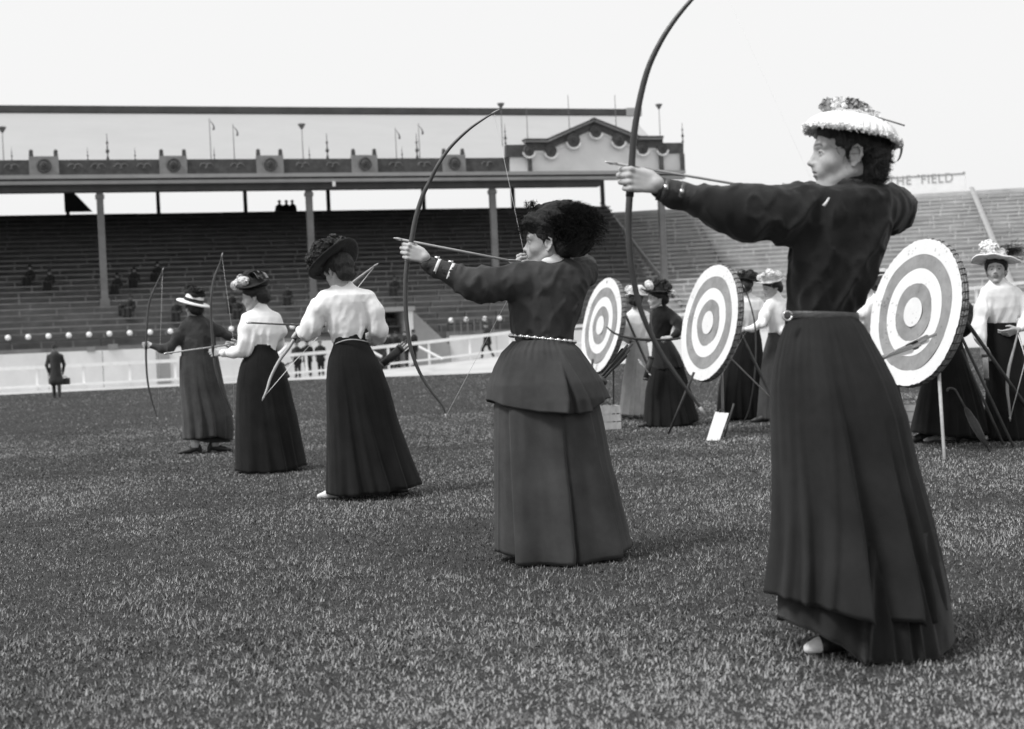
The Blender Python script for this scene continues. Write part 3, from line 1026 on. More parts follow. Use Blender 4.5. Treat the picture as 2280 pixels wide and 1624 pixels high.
# advertising board on the rim of the terrace
bd = empty('advertising_board', s2.V(1950, 430, 15.2), 'white advertising board lettered THE FIELD on the rim of the open terrace', 'sign')
BDB = s2.V(1950, 430, 15.2)
board_m = mat('board_white', .86, .8, .04, 2)
u0, _ = s2.uz(1744, 430, 15.2)
u1, zb1 = s2.uz(2150, 421, 15.2)
zt1 = s2.uz(2150, 385, 15.2)[1]
zb0 = zb1 - .3
cbox('panel', board_m, u0, u1, 15.2, 15.3, zb0, zt1, bd, s2, BDB)
for t in (.003, .25, .5, .75, .997):
    uq = u0 + (u1 - u0) * t
    cbox('post', steel_p, uq - .06, uq + .06, 15.31, 15.43, zb0 - 1.5, zt1 + .08, bd, s2, BDB)
for z0, z1 in ((zt1 - .07, zt1), (zb0, zb0 + .07)):
    cbox('edge_strip', fasc_l, u0 + .01, u1 - .01, 15.16, 15.197, z0, z1, bd, s2, BDB)
letter_m = mat('letter_grey', .36, .8, .05, 2)
def letters(txt, px0, px1, py, hpx, seg, v, par, base, m):
    cu = bpy.data.curves.new('lettering', 'FONT')
    cu.body = txt
    cu.size = 1
    cu.extrude = .01
    cu.space_character = 1.15
    tmp = bpy.data.objects.new('tmp', cu)
    COL.objects.link(tmp)
    dg = bpy.context.evaluated_depsgraph_get()
    me = bpy.data.meshes.new_from_object(tmp.evaluated_get(dg))
    bpy.data.objects.remove(tmp)
    co = np.zeros(len(me.vertices) * 3, dtype=np.float32)
    me.vertices.foreach_get('co', co)
    co = co.reshape(-1, 3)
    co[:, :2] -= co[:, :2].min(0)
    wx, hy = co[:, 0].max(), co[:, 1].max()
    ua, za = seg.uz(px0, py, v)
    ub, _ = seg.uz(px1, py, v)
    zt_ = seg.uz(px0, py - hpx, v)[1]
    W = seg.S(ua, v, za)[None, :] + (co[:, :1] / wx * (ub - ua)) * seg.e + (co[:, 1:2] / hy * (zt_ - za)) * np.array([[0, 0, 1.]]) - co[:, 2:3] * seg.n
    me.vertices.foreach_set('co', (W - base).astype(np.float32).ravel())
    me.materials.clear()
    me.materials.append(m)
    me.update()
    return link(bpy.data.objects.new('lettering', me), par)
letters('THE  FIELD', 1978, 2122, 414, 20, s2, 15.18, bd, BDB, letter_m)

# globe lamps on the front rail
globe_m = mat('opal_glass', .85, .3, .03, 5, 0, 5, 0, .5)
ORD = ['first', 'second', 'third', 'fourth', 'fifth', 'sixth', 'seventh', 'eighth', 'ninth', 'tenth', 'eleventh', 'twelfth', 'thirteenth', 'fourteenth', 'fifteenth', 'sixteenth', 'seventeenth', 'eighteenth', 'nineteenth', 'twentieth']
LAMPS = [(x, ORD[i] + ' white globe lamp from the left edge on the front rail of the covered stand') for i, x in enumerate(np.arange(17.3, 800, 45.3))]
LAMPS += [(x, ORD[i] + ' white globe lamp right of the entrance tunnel on the rail of the stand') for i, x in enumerate((1005.6, 1039.5, 1081, 1114))]
for px, lb in LAMPS:
    u = s1.uz(px, 745, -6.3)[0]
    c = s1.S(u, -6.3, 2.34)
    e_ = empty('globe_lamp', c, lb, 'lamp', 'globe lamps on the front rail')
    MB().ball(c + np.array([0, 0, .16]), .135, 12, 8).obj('globe', globe_m, e_, c, True)
    MB().lathe([(.05, 0), (.05, .04), (.03, .06)], 8, None, c).obj('fitting', steel_d, e_, c)

# ================================================================== PEOPLE TOOLKIT
def hand(S, W, d, s, b, pose='grip', k=.006, sc=1.0):
    """W wrist, d wrist->knuckles, s towards the thumb side, b out of the back of the hand"""
    d = unit(d)
    s = unit(s - d * (s @ d))
    b = unit(b - d * (b @ d) - s * (b @ s))
    flex = {'grip': (48, 82, 62), 'hook': (20, 85, 60), 'relax': (22, 32, 22), 'fist': (70, 95, 60), 'hold': (40, 55, 40)}[pose]
    kn = [(.030, .088), (.010, .091), (-.010, .087), (-.029, .079)]
    ln = [(.041, .025, .020), (.045, .028, .021), (.041, .026, .020), (.032, .020, .018)]
    for (so, do) in kn:
        S.cap(W + d * .010 * sc + s * so * .62 * sc - b * .002 * sc, W + (d * do + s * so) * sc - b * .005 * sc, .0128 * sc, .0098 * sc, .010)
        S.ell(W + (d * (do - .002) + s * so) * sc + b * .0015 * sc, np.array([.0105, .0088, .0088]) * sc, np.stack([d, s, b], 1), .004)
    S.cap(W + d * .03 * sc + s * .018 * sc - b * .014 * sc, W + d * .06 * sc - s * .022 * sc - b * .014 * sc, .012 * sc, .012 * sc, .012)
    for i, ((so, do), L) in enumerate(zip(kn, ln)):
        p = W + (d * do + s * so) * sc - b * .004 * sc
        a = 0.
        r = [.0098, .0090, .0082, .0070] if i < 3 else [.0086, .0079, .0072, .0062]
        for j in range(3):
            a += math.radians(flex[j] + (4 * i if j == 0 else 0))
            q = p + (d * math.cos(a) - b * math.sin(a) + s * (-.04 * so / .03)) * L[j] * sc
            S.cap(p, q, r[j] * sc, r[j + 1] * sc, .0025)
            p = q
    t0 = W + (d * .022 + s * .026 - b * .010) * sc
    if pose in ('grip', 'fist', 'hold'):
        t1 = t0 + (d * .038 + s * .012 - b * .026) * sc
        t2 = t1 + (d * .030 - s * .004 - b * .012) * sc
    else:
        t1 = t0 + (d * .030 + s * .022 - b * .014) * sc
        t2 = t1 + (d * .028 + s * .006 - b * .006) * sc
    S.cap(t0, t1, .0135 * sc, .0105 * sc, .008)
    S.cap(t1, t2, .0105 * sc, .0080 * sc, .004)

def head(S, H, M, fine=True):
    """head in its own frame: x out of the face, y to its left, z up; 0.225 m from chin to crown"""
    def T(x, y, z):
        return H + M @ np.array([x, y, z])
    S.ell(T(-.014, 0, .030), (.098, .076, .086), M, .01)
    S.ell(T(.028, 0, -.028), (.062, .055, .078), M, .03)
    S.ell(T(.045, 0, .045), (.047, .056, .045), M, .03)
    for sg in (-1, 1):
        S.cap(T(-.012, sg * .052, -.048), T(.058, sg * .016, -.090), .017, .016, .025)       # jaw
        S.ell(T(.054, sg * .035, -.019), (.026, .025, .024), M, .025)                         # cheek
        S.cap(T(.088, sg * .010, .034), T(.072, sg * .048, .034), .0100, .0085, .016)        # brow
    S.ell(T(.076, 0, -.090), (.021, .023, .019), M, .018)                                    # chin
    if fine:
        for sg in (-1, 1):
            S.ell(T(.102, sg * .033, .012), (.019, .019, .0125), M, .012, cut=True)
            S.ell(T(.0715, sg * .032, .0105), (.0130, .0140, .0120), M, .002)                # eyeball
            up_ = [T(.0845, sg * .0185, .0115), T(.0870, sg * .0270, .0165), T(.0845, sg * .0370, .0165), T(.0775, sg * .0460, .0105)]
            dn_ = [T(.0845, sg * .0185, .0095), T(.0855, sg * .0270, .0050), T(.0830, sg * .0370, .0050), T(.0775, sg * .0455, .0090)]
            for q in (up_, dn_):
                for a_, b_ in zip(q[:-1], q[1:]):
                    S.cap(a_, b_, .0026, .0026, .003)
    S.cap(T(.076, 0, .014), T(.088, 0, -.020), .015, .019, .014)                             # root of the nose
    S.cap(T(.088, 0, .024), T(.108, 0, -.012), .0078, .0092, .009)
    S.ell(T(.1115, 0, -.0165), (.0105, .0100, .0088), M, .005)
    for sg in (-1, 1):
        S.ell(T(.1000, sg * .0120, -.0200), (.0120, .0072, .0075), M, .004)
    S.ell(T(.080, 0, -.046), (.021, .032, .024), M, .022)                                    # muzzle
    for sg in (-1, 1):
        S.cap(T(.0890, sg * .0195, -.0480), T(.0975, sg * .003, -.0440), .0036, .0052, .004)
        S.cap(T(.0890, sg * .0175, -.0510), T(.0955, 0, -.0565), .0038, .0060, .004)
    if fine:
        S.cap(T(.1020, -.010, -.0500), T(.1020, .010, -.0500), .0030, .0030, .002, cut=True)
        for sg in (-1, 1):
            S.cap(T(.1020, sg * .010, -.0500), T(.0920, sg * .0235, -.0500), .0028, .0022, .002, cut=True)
    S.ell(T(.100, 0, -.0705), (.009, .020, .006), M, .010, cut=True)
    for sg in (-1, 1):                                                                       # ear
        S.ell(T(-.015, sg * .0745, -.003), (.018, .0070, .029), M, .006)
        hx = [(-.001, .0745, .004), (-.006, .0790, .022), (-.019, .0840, .029), (-.031, .0865, .018), (-.032, .0860, -.002), (-.024, .0820, -.020), (-.011, .0770, -.034), (-.004, .0740, -.030)]
        for a_, b_ in zip(hx[:-1], hx[1:]):
            S.cap(T(a_[0], sg * a_[1], a_[2]), T(b_[0], sg * b_[1], b_[2]), .0046, .0046, .004)
        if fine:
            S.ell(T(-.013, sg * .0870, -.002), (.0085, .010, .014), M, .004, cut=True)
            S.cap(T(-.001, sg * .0755, -.006), T(-.003, sg * .0755, -.014), .0045, .0045, .003)

def face_colour(V, H, M, base=.43, fine=True):
    q = (V - H) @ M
    x, y, z = q[:, 0], q[:, 1], q[:, 2]
    c = np.full(len(V), base)
    ay = np.abs(y)
    fr = x > .045
    lip = fr & (z < -.0405) & (z > -.0620) & (ay < .021) & (x > .088)
    c[lip] = base * (.62 if fine else .8)
    cen = .037 + .06 * (ay - .012) - .006 * ((ay - .030) / .02).clip(0) ** 2
    brow = fr & (ay > .011) & (ay < .052) & (np.abs(z - cen) < (.0042 if fine else .0055))
    c[brow] = .12 if fine else .2
    op = .0052 * (1 - ((ay - .032) / .0145) ** 2)
    eye = fr & (np.abs(z - .0105) < op) & (x > .065)
    c[eye] = .50
    iris = eye & ((ay - .031) ** 2 + (z - .0112) ** 2 < .0058 ** 2)
    c[iris] = .02
    lash = fr & (np.abs(z - .0108 - op) < .0018) & (op > 0)
    c[lash] = .10 if fine else .2
    under = fr & (np.abs(z - .0105 + op) < .0012) & (op > 0)
    c[under] = base * .7
    ck = np.exp(-((ay - .044) ** 2 + (z + .018) ** 2 + (x - .065) ** 2) / .022 ** 2)
    c *= 1 - .10 * ck * fr
    return c

def rings_px(rows, Z, ratio, lean=0.):
    """rows (y, xl, xr) in the photo -> (z, cx, cy, rx, ry)"""
    out = []
    for i, r in enumerate(rows):
        y, xl, xr = r[:3]
        rt = r[3] if len(r) > 3 else ratio
        a, b = P(xl, y, Z), P(xr, y, Z)
        out.append((.5 * (a[2] + b[2]), .5 * (a[0] + b[0]), Z, .5 * (b[0] - a[0]), .5 * (b[0] - a[0]) * rt))
    return out

def arm_px(pts):
    return [(P(x, y, Z), r) for x, y, Z, r in pts]

class Person:
    def __init__(self, bx, by, label, group=None, base=None, name='person'):
        self.base = G(bx, by) if base is None else np.asarray(base, float)
        self.root = empty(name, self.base, label, 'person', group)
    def add(self, name, V, F, m, parent=None, smooth=True, col=None):
        ob = bpy.data.objects.new(name, mesh_np(name, np.asarray(V) - self.base, F, m, smooth, col))
        return link(ob, parent or self.root)
    def mb(self, name, mb, m, parent=None, smooth=True):
        return mb.obj(name, m, parent or self.root, self.base, smooth)

def person_body(p, H, M, torso, armL, armR, handL=None, handR=None, h=.006, hip=None, feet=None, skin_base=.43, fine=True, neck=None, hf=None):
    """one continuous body: head, neck, trunk, arms, hands, legs, feet"""
    pts = [H, H + [0, 0, .16], H - [0, 0, .16]] + [a[0] for a in armL + armR] + [np.array([r[1] + q * r[3], r[2] + q2 * r[4], r[0]]) for r in torso for q in (-1, 1) for q2 in (-1, 1)]
    for hd in (handL, handR):
        if hd:
            pts.append(hd['W'] + unit(hd['d']) * .15)
            pts.append(hd['W'] - unit(hd['b']) * .12)
    base = p.base
    zb = torso[-1] if torso[-1][0] < torso[0][0] else torso[0]
    wx, wy, wz = zb[1], zb[2], zb[0]
    hipc = np.array([wx, wy, wz - .16]) if hip is None else hip
    feet = feet or [(base + [-.10, 0, 0], (-.8, -.4, 0)), (base + [.10, .05, 0], (-.8, -.4, 0))]
    for f, dr in feet:
        pts += [f + np.array([.25, .25, 0]), f - np.array([.25, .25, 0])]
    pts = np.array(pts)
    hf = hf or h
    box = [(H - np.array([.135, .135, .12]), H + np.array([.135, .135, .12]), hf)]
    for hd in (handL, handR):
        if hd:
            cc = hd['W'] + unit(hd['d']) * .06
            box.append((cc - .09, cc + .09, max(hf, .003)))
    S = Sdf(pts.min(0) - .07, pts.max(0) + .07, max(h, .015), box)
    S.stack(torso, .03, inset=.024)
    S.cap([wx, wy, wz + .02], hipc, .5 * zb[4], .08, .02)
    for f, dr in feet:
        dr = unit(np.array(dr, float))
        an = f + np.array([0, 0, .085])
        side = 1 if f[0] > base[0] else -1
        hp = hipc + np.array([side * .055, 0, -.02])
        kn = .5 * (hp + an) + np.array([0, -.02, .02])
        S.cap(hp, kn, .065, .050, .04)
        S.cap(kn, an, .046, .026, .03)
        S.cap(f + np.array([0, 0, .045]) - dr * .03, f + np.array([0, 0, .030]) + dr * .10, .022, .018, .02)
        S.cap(f + np.array([0, 0, .030]) + dr * .10, f + np.array([0, 0, .026]) + dr * .14, .018, .012, .015)
    for arm in (armL, armR):
        S.chain(arm, .025, .62, .045)
    head(S, H, M, fine)
    nb = neck if neck is not None else np.array([torso[0][1], torso[0][2], max(torso[0][0], torso[-1][0])])
    S.cap(H + M @ np.array([-.030, 0, -.055]), nb + np.array([0, 0, -.03]), .045, .054, .020)
    for arm, hd in ((armL, handL), (armR, handR)):
        if hd:
            S.cap(arm[-1][0], hd['W'], .025, .023, .012)
            hand(S, hd['W'], np.asarray(hd['d'], float), np.asarray(hd['s'], float), np.asarray(hd['b'], float), hd.get('pose', 'grip'), sc=hd.get('sc', 1.))
    V, F = S.mesh(1)
    col = face_colour(V, H, M, skin_base, hf < .0055)
    far = np.linalg.norm(V - H, axis=1) > .16
    col[far] = skin_base
    return p.add('body', V, F, skin, col=col)

def garment(p, name, torso, arms, m, h=.006, fold=.006, fs=9., k=.04, extra=None, collar=None, inset=0., seed=0., dirs=None, gather=0.):
    pts = [a[0] for arm in arms for a in arm] + [np.array([r[1] + q * r[3], r[2] + q2 * r[4], r[0]]) for r in torso for q in (-1, 1) for q2 in (-1, 1)]
    pts = np.array(pts)
    S = Sdf(pts.min(0) - .13, pts.max(0) + .13, h)
    S.stack(torso, .02, inset)
    for arm in arms:
        S.chain(arm, k)
    if extra:
        extra(S)
    if fold:
        def fn(q):
            w_ = q + .06 * np.stack([vnoise(q * 5 + 3 + seed), vnoise(q * 5 + 11 + seed), vnoise(q * 5 + 19 + seed)], 1)
            b = vnoise(w_ @ np.array([[1.9, 0, 1.5], [0, 1.2, 0], [-1.1, 0, .8]]) * fs * .8 + seed + 5)
            r1 = (1 - np.abs(2 * b - 1) * 2.2).clip(0, 1)
            c = vnoise(w_ @ np.array([[2.4, 0, -1.3], [0, 2, 0], [1.0, 0, 1.2]]) * fs * 1.5 + seed + 9)
            r2 = (1 - np.abs(2 * c - 1) * 2.2).clip(0, 1)
            zt_, zw_ = torso[0][0], torso[-1][0]
            near_w = np.exp(-((q[:, 2] - min(zt_, zw_)) / .07) ** 2)
            g_ = vnoise(np.stack([q[:, 0] * 34, q[:, 1] * 34, q[:, 2] * 3], 1) + seed)
            tk = vnoise(np.stack([q[:, 0] * 30 + 1.5 * np.sin(q[:, 2] * 9), q[:, 1] * 16, q[:, 2] * 2.6], 1) + seed + 31)
            up_w = np.exp(-((q[:, 2] - min(zt_, zw_)) / .26) ** 2)
            return (.45 - r1 * .8 - r2 * .45) * fold - near_w * (g_ - .5) * fold * 1.2 - gather * (tk - .5) * (.25 + up_w)
        S.displace(fn, .05)
    V, F = S.mesh(1)
    return p.add(name, V, F, m)

def skirt_loft(p, name, prof, Z, m, ratio=.8, folds=(), hem=None, n=260, rows=46, back=None, wav=.02, seed=0, parent=None, power=1.2, top_gather=.012, zoff=0., drop=0.):
    """prof: (y, xl, xr) from waist to hem in the photo; folds: (frac -1..1 across the near side, amp, width left, width right)"""
    R = rings_px(prof, Z, ratio)
    R = sorted(R, key=lambda q: -q[0])
    zs = np.array([r[0] for r in R])
    ztop, zbot = zs[0], zs[-1]
    th = np.linspace(0, 2 * math.pi, n, endpoint=False)
    fr = np.cos(th)
    near = np.sin(th) < 0
    if hem is not None:
        hx = np.array([P(x, y, Z)[0] for x, y in hem])
        hz = np.array([P(x, y, Z)[2] for x, y in hem])
        xc, xr_ = R[-1][1], R[-1][3]
        zh = np.interp(xc + xr_ * fr, hx, hz)
        zm = float(np.mean(hz))
        edge = np.clip(-np.sin(th) / .25, 0, 1)
        lin = np.interp(fr, [-1, 1], [zh[near][np.argmin(fr[near])], zh[near][np.argmax(fr[near])]])
        eb = np.clip(np.abs(np.sin(th)) / .5, 0, 1) * .5
        zh = np.where(near, zh, lin * (1 - eb) + zm * eb)
        zh = zh + drop
    else:
        zh = np.full(n, zbot)
    rr = np.random.default_rng(seed + 3)
    lst = []
    for f in folds:
        lst.append((-math.acos(max(-1, min(1, f[0]))) % (2 * math.pi), f[1], f[2], f[3], rr.uniform(-.05, .32), rr.uniform(-.22, .22) - .10 * f[0]))
    for i in range(8):
        lst.append((rr.uniform(.15, math.pi - .15), rr.uniform(.03, .07), .25, .2, .1, 0.))
    win = np.clip(np.abs(np.sin(th)) / .30, 0, 1)
    W1 = sum(rr.uniform(.3, 1) * np.cos(k_ * th + rr.uniform(0, 6.3)) for k_ in (3, 5, 8, 11)) / 2.5
    G1 = sum(rr.uniform(.3, 1) * np.cos(k_ * th + rr.uniform(0, 6.3)) for k_ in (17, 23, 31, 40)) / 2.5
    F0 = .55 * max([f[1] for f in folds] + [.03])
    V = []
    for j in range(rows):
        t = j / (rows - 1)
        z = ztop + (zh - ztop) * t
        cx, cy, rx, ry = [np.interp(-z, -zs, np.array([r[i] for r in R])) for i in (1, 2, 3, 4)]
        ramp = t ** power
        F_ = np.zeros(n)
        for t0, a, wl, wr, st, dr_ in lst:
            q_ = max(0., (t - st) / (1 - st)) ** power
            if q_ <= 0:
                continue
            wd = 1.25 - .35 * t
            dlt = (th - t0 - dr_ * (1 - t) + math.pi) % (2 * math.pi) - math.pi
            v = np.where(dlt < 0, 1 + dlt / (wl * wd), 1 - dlt / (wr * wd)).clip(0, 1)
            v = v * v * (3 - 2 * v)
            F_ += 1.35 * a * v * q_
        ns = vnoise(np.stack([th * 3.2 + seed, np.full(n, t * 2.2 + seed), np.zeros(n)], 1)) - .5
        ns = ns + .5 * (vnoise(np.stack([th * 8.5 + seed, np.full(n, t * 4.5), np.ones(n)], 1)) - .5)
        ns *= np.clip(np.minimum(th, 2 * math.pi - th) / .4, 0, 1)
        mmul = 1 + (F_ - F0 * ramp) * win + wav * W1 * ramp * win + top_gather * G1 * math.exp(-((t - .12) / .16) ** 2) * win + .055 * ns * min(1, t * 3) * win
        V.append(np.stack([cx + rx * fr * (1 + (mmul - 1) * .35), cy + ry * np.sin(th) * mmul, z + zoff], 1))
    V = np.concatenate(V)
    i = np.arange(n)
    Fq = np.concatenate([np.stack([j * n + i, (j + 1) * n + i, (j + 1) * n + (i + 1) % n, j * n + (i + 1) % n], 1) for j in range(rows - 1)])
    # turn the hem inwards so the cloth has a thickness
    last = V[-n:].copy()
    c = last.mean(0)
    inn = c + (last - c) * .97
    inn[:, 2] = last[:, 2] + .004
    up_ = V[-4 * n:-3 * n].copy()
    inn2 = up_.mean(0) + (up_ - up_.mean(0)) * .92
    inn2[:, 2] = up_[:, 2]
    b = len(V)
    V = np.concatenate([V, inn, inn2])
    Fq = np.concatenate([Fq, np.stack([b - n + i, b + i, b + (i + 1) % n, b - n + (i + 1) % n], 1), np.stack([b + i, b + n + i, b + n + (i + 1) % n, b + (i + 1) % n], 1)])
    return p.add(name, V, Fq, m, parent)

def band_px(p, name, pts, Z, hpx, m, ratio, bulge=1.03, n=64, parent=None, rad=None):
    """belt round the waist: pts (xl,yl),(xr,yr) of its middle line"""
    (xl, yl), (xr, yr) = pts
    a, b = P(xl, yl, Z), P(xr, yr, Z)
    c = .5 * (a + b)
    rx = .5 * (b[0] - a[0]) * bulge
    hh = hpx / 2 * Z / FPX
    V = []
    for s, q in ((-1, .0), (-1, 1), (-.5, 1.018), (.5, 1.018), (1, 1), (1, .0)):
        for i in range(n):
            t = 2 * math.pi * i / n
            x = math.cos(t)
            k = .93 if q == 0 else q
            V.append((c[0] + rx * x * k, c[1] + rx * ratio * math.sin(t) * k, c[2] + (b[2] - a[2]) / 2 * x + s * hh))
    i = np.arange(n)
    F = np.concatenate([np.stack([j * n + i, j * n + (i + 1) % n, (j + 1) * n + (i + 1) % n, (j + 1) * n + i], 1) for j in range(5)])
    return p.add(name, V, F, m, parent)

def hair_mesh(p, H, M, blobs, m, h=.005, name='hair', amp=.006, cut=None, strands=0):
    pts = np.array([H + M @ np.array(b[0]) for b in blobs])
    S = Sdf(pts.min(0) - .16, pts.max(0) + .16, h)
    for c, r in blobs:
        S.ell(H + M @ np.array(c), r, M, .02)
    if cut:
        for c, r in cut:
            S.ell(H + M @ np.array(c), r, M, .008, cut=True)
    def fn(q):
        l = (q - H) @ M
        s = vnoise(np.stack([l[:, 0] * 45 + 3 * np.sin(l[:, 2] * 30), l[:, 1] * 45, l[:, 2] * 22], 1))
        s2_ = vnoise(l * 110 + 7)
        return -(s - .5) * 2 * amp - (s2_ - .5) * amp * .7
    S.displace(fn, .04)
    V, F = S.mesh(1)
    ob = p.add(name, V, F, m)
    if strands:
        r_ = np.random.default_rng(int(strands))
        nr = np.zeros_like(V)
        fn_ = np.cross(V[F[:, 1]] - V[F[:, 0]], V[F[:, 2]] - V[F[:, 0]])
        for k in range(4):
            for d in range(3):
                nr[:, d] += np.bincount(F[:, k], weights=fn_[:, d], minlength=len(V))
        nr /= np.linalg.norm(nr, axis=1)[:, None] + 1e-9
        ix = r_.integers(0, len(V), strands)
        v0, n0 = V[ix], nr[ix]
        fl = M @ np.array([-.75, 0, -.25])
        td = fl[None, :] + r_.normal(0, .35, (strands, 3))
        td -= n0 * (td * n0).sum(1)[:, None]
        td /= np.linalg.norm(td, axis=1)[:, None] + 1e-9
        L = r_.uniform(.018, .05, strands)[:, None]
        sd = np.cross(td, n0) * r_.uniform(.0004, .0011, strands)[:, None]
        a = v0 - n0 * .001
        b = v0 + td * L * .5 + n0 * r_.uniform(.0015, .004, strands)[:, None]
        c = v0 + td * L + n0 * r_.uniform(-.002, .007, strands)[:, None]
        W_ = np.stack([a - sd, a + sd, b + sd, b - sd, c], 1).reshape(-1, 3)
        i = np.arange(strands)[:, None] * 5
        Ft = np.concatenate([i + np.array([[0, 1, 2]]), i + np.array([[0, 2, 3]]), i + np.array([[3, 2, 4]])])
        so = p.add('loose_strands', W_, Ft, m, ob)
        so['kind'] = 'stuff'
    return ob

def shoe(p, pos, dr, m, toe=None, sc=1.0, strap=None, straps=None):
    """low heeled shoe: pos under the ankle on the ground"""
    dr = unit(np.array([dr[0], dr[1], 0.]))
    f = np.asarray(pos, float)
    z = np.array([0, 0, 1.])
    S = Sdf(f - .28, f + .28, .006)
    S.cap(f + z * .062 - dr * .045 * sc, f + z * .044 + dr * .05 * sc, .032, .034, .025)
    S.cap(f + z * .044 + dr * .05 * sc, f + z * .028 + dr * .12 * sc, .033, .029, .02)
    S.cap(f + z * .028 + dr * .12 * sc, f + z * .022 + dr * .168 * sc, .028, .018, .015)
    S.cap(f + z * .040 - dr * .055 * sc, f + z * .018 - dr * .06 * sc, .024, .021, .015)
    S.cap(f + z * .10 - dr * .02 * sc, f + z * .16 - dr * .015 * sc, .032, .036, .03)
    q = S.sub(f - .3, f + .3)
    s, X, Y, Z = q
    S.g[s] = np.maximum(S.g[s], (.006 - Z) + 0 * X + 0 * Y)
    V, F = S.mesh(1)
    ob = p.add('shoe', V, F, m)
    if toe:
        S = Sdf(f - .28, f + .28, .006)
        S.cap(f + z * .027 + dr * .135 * sc, f + z * .022 + dr * .170 * sc, .0295, .0205, .015)
        S.g[:] = np.maximum(S.g, (.008 - S.ax[2])[None, None, :])
        V, F = S.mesh(1)
        p.add('toe_cap', V, F, toe, ob)
    if straps:
        for t, zz in ((.03, .088), (.075, .078)):
            mb = MB()
            side = np.cross(dr, z)
            mb.tube([f + dr * t * sc + side * (.037 * math.cos(a)) + z * (.04 + (zz - .042) * math.sin(a)) for a in np.linspace(0, math.pi, 12)], .005, 6)
            p.mb('strap', mb, straps, ob)
    return ob

def petals(mb, c, r, n, M=None, size=.02, rr=None):
    """cluster of small flower heads on a lump"""
    rr = rr or random
    for i in range(n):
        a = np.array([rr.gauss(0, 1), rr.gauss(0, 1), rr.gauss(0, 1)])
        a = unit(a)
        q = a * np.asarray(r)
        q = (M @ q if M is not None else q) + c
        nrm = unit(q - c)
        t = unit(np.cross(nrm, [.3, .5, .8]))
        b = np.cross(nrm, t)
        k = 5
        s = size * rr.uniform(.7, 1.3)
        ph = rr.uniform(0, 6)
        for j in range(k):
            t0 = ph + 2 * math.pi * j / k
            d0 = t * math.cos(t0) + b * math.sin(t0)
            d1 = t * math.cos(t0 + .5) + b * math.sin(t0 + .5)
            d2 = t * math.cos(t0 - .5) + b * math.sin(t0 - .5)
            mb.add([q + nrm * s * .1, q + d2 * s * .7 + nrm * s * .35, q + d0 * s + nrm * s * .25, q + d1 * s * .7 + nrm * s * .35], [(0, 1, 2, 3), (3, 2, 1, 0)])

def plume(mb, root, d, length, curl, n, wid, rr):
    """ostrich feather: barbs on a curved quill"""
    d = unit(d)
    curl = np.asarray(curl, float)
    for i in range(n):
        t = rr.random()
        q = root + d * length * t + curl * t * t
        tang = unit(d * length + 2 * curl * t)
        a = unit(np.cross(tang, [rr.gauss(0, 1), rr.gauss(0, 1), rr.gauss(0, 1)]))
        L = wid * (.5 + .8 * rr.random()) * (1 - .4 * t)
        e = q + a * L + tang * L * .7 + np.array([0, 0, -.3 * L * rr.random()])
        s = unit(np.cross(a, tang)) * .0010
        m_ = q + a * L * .6 + tang * L * .25
        mb.add([q - s, q + s, m_ + s, m_ - s], [(0, 1, 2, 3), (3, 2, 1, 0)])
        mb.add([m_ - s, m_ + s, e], [(0, 1, 2), (2, 1, 0)])

# ------------------------------------------------------------------ archery gear
def make_bow(pts, rmax, label, m, grip_at=None, grip_m=None, string=None, group='long bows in use', rmin=.35, nock_m=None, parts_base=None, grip_half=.06, srad=.0009):
    """pts: points in space along the stave; string: list of points in space"""
    c = np.asarray(pts[len(pts) // 2])
    root = empty('bow', c, label, 'bow', group)
    q = spline(pts, 60)
    s = np.linspace(-1, 1, 60)
    r = rmax * (rmin + (1 - rmin) * (1 - np.abs(s) ** 1.8))
    MB().tube(q, r, 10).obj('stave', m, root, c, True)
    for k in (0, -1):
        d = unit(q[0] - q[2]) if k == 0 else unit(q[-1] - q[-3])
        MB().tube([q[k] - d * .012, q[k] + d * .006, q[k] + d * .03], [rmax * rmin * 1.35, rmax * rmin * 1.25, rmax * rmin * .5], 8).obj('horn_nock', nock_m or bow_l, root, c, True)
    if grip_at is not None:
        i = int(np.argmin(np.linalg.norm(q - grip_at, axis=1)))
        L = np.concatenate([[0], np.cumsum(np.linalg.norm(np.diff(q, axis=0), axis=1))])
        sel = np.abs(L - L[i]) < grip_half
        if sel.sum() > 1:
            MB().tube(q[sel], r[sel] * 1.14, 10).obj('grip', grip_m or leather, root, c, True)
    if string is not None:
        MB().tube(string, srad, 5).obj('string', cord, root, c, True)
    return root

def make_arrow(a, b, label, m=None, r=.0042, fl=True, fm=None, group=None, flen=.075):
    """a point, b nock"""
    a, b = np.asarray(a, float), np.asarray(b, float)
    root = empty('arrow', a, label, 'arrow', group)
    d = unit(b - a)
    MB().tube([a, b], r, 8).obj('shaft', m or shaft_m, root, a, True)
    MB().tube([a - d * .03, a - d * .012, a + d * .012], [.0006, r * 1.25, r * 1.15], 8).obj('point', steel, root, a, True)
    if fl:
        t = unit(np.cross(d, [.2, .9, .3]))
        for k in range(3):
            an = 2 * math.pi * k / 3 + .5
            n_ = t * math.cos(an) + np.cross(d, t) * math.sin(an)
            th = np.cross(d, n_) * .0007
            e = b - d * .03
            ps = [e - d * flen, e - d * flen * .7 + n_ * .012, e - d * .008 + n_ * .017, e + n_ * .012, e]
            mb = MB()
            mb.add([x + th for x in ps] + [x - th for x in ps], [(0, 1, 2, 3, 4), (9, 8, 7, 6, 5)] + [(i, i + 5, (i + 1) % 5 + 5, (i + 1) % 5) for i in range(5)])
            mb.obj('fletching', fm or fletch_w, root, a)
    return root

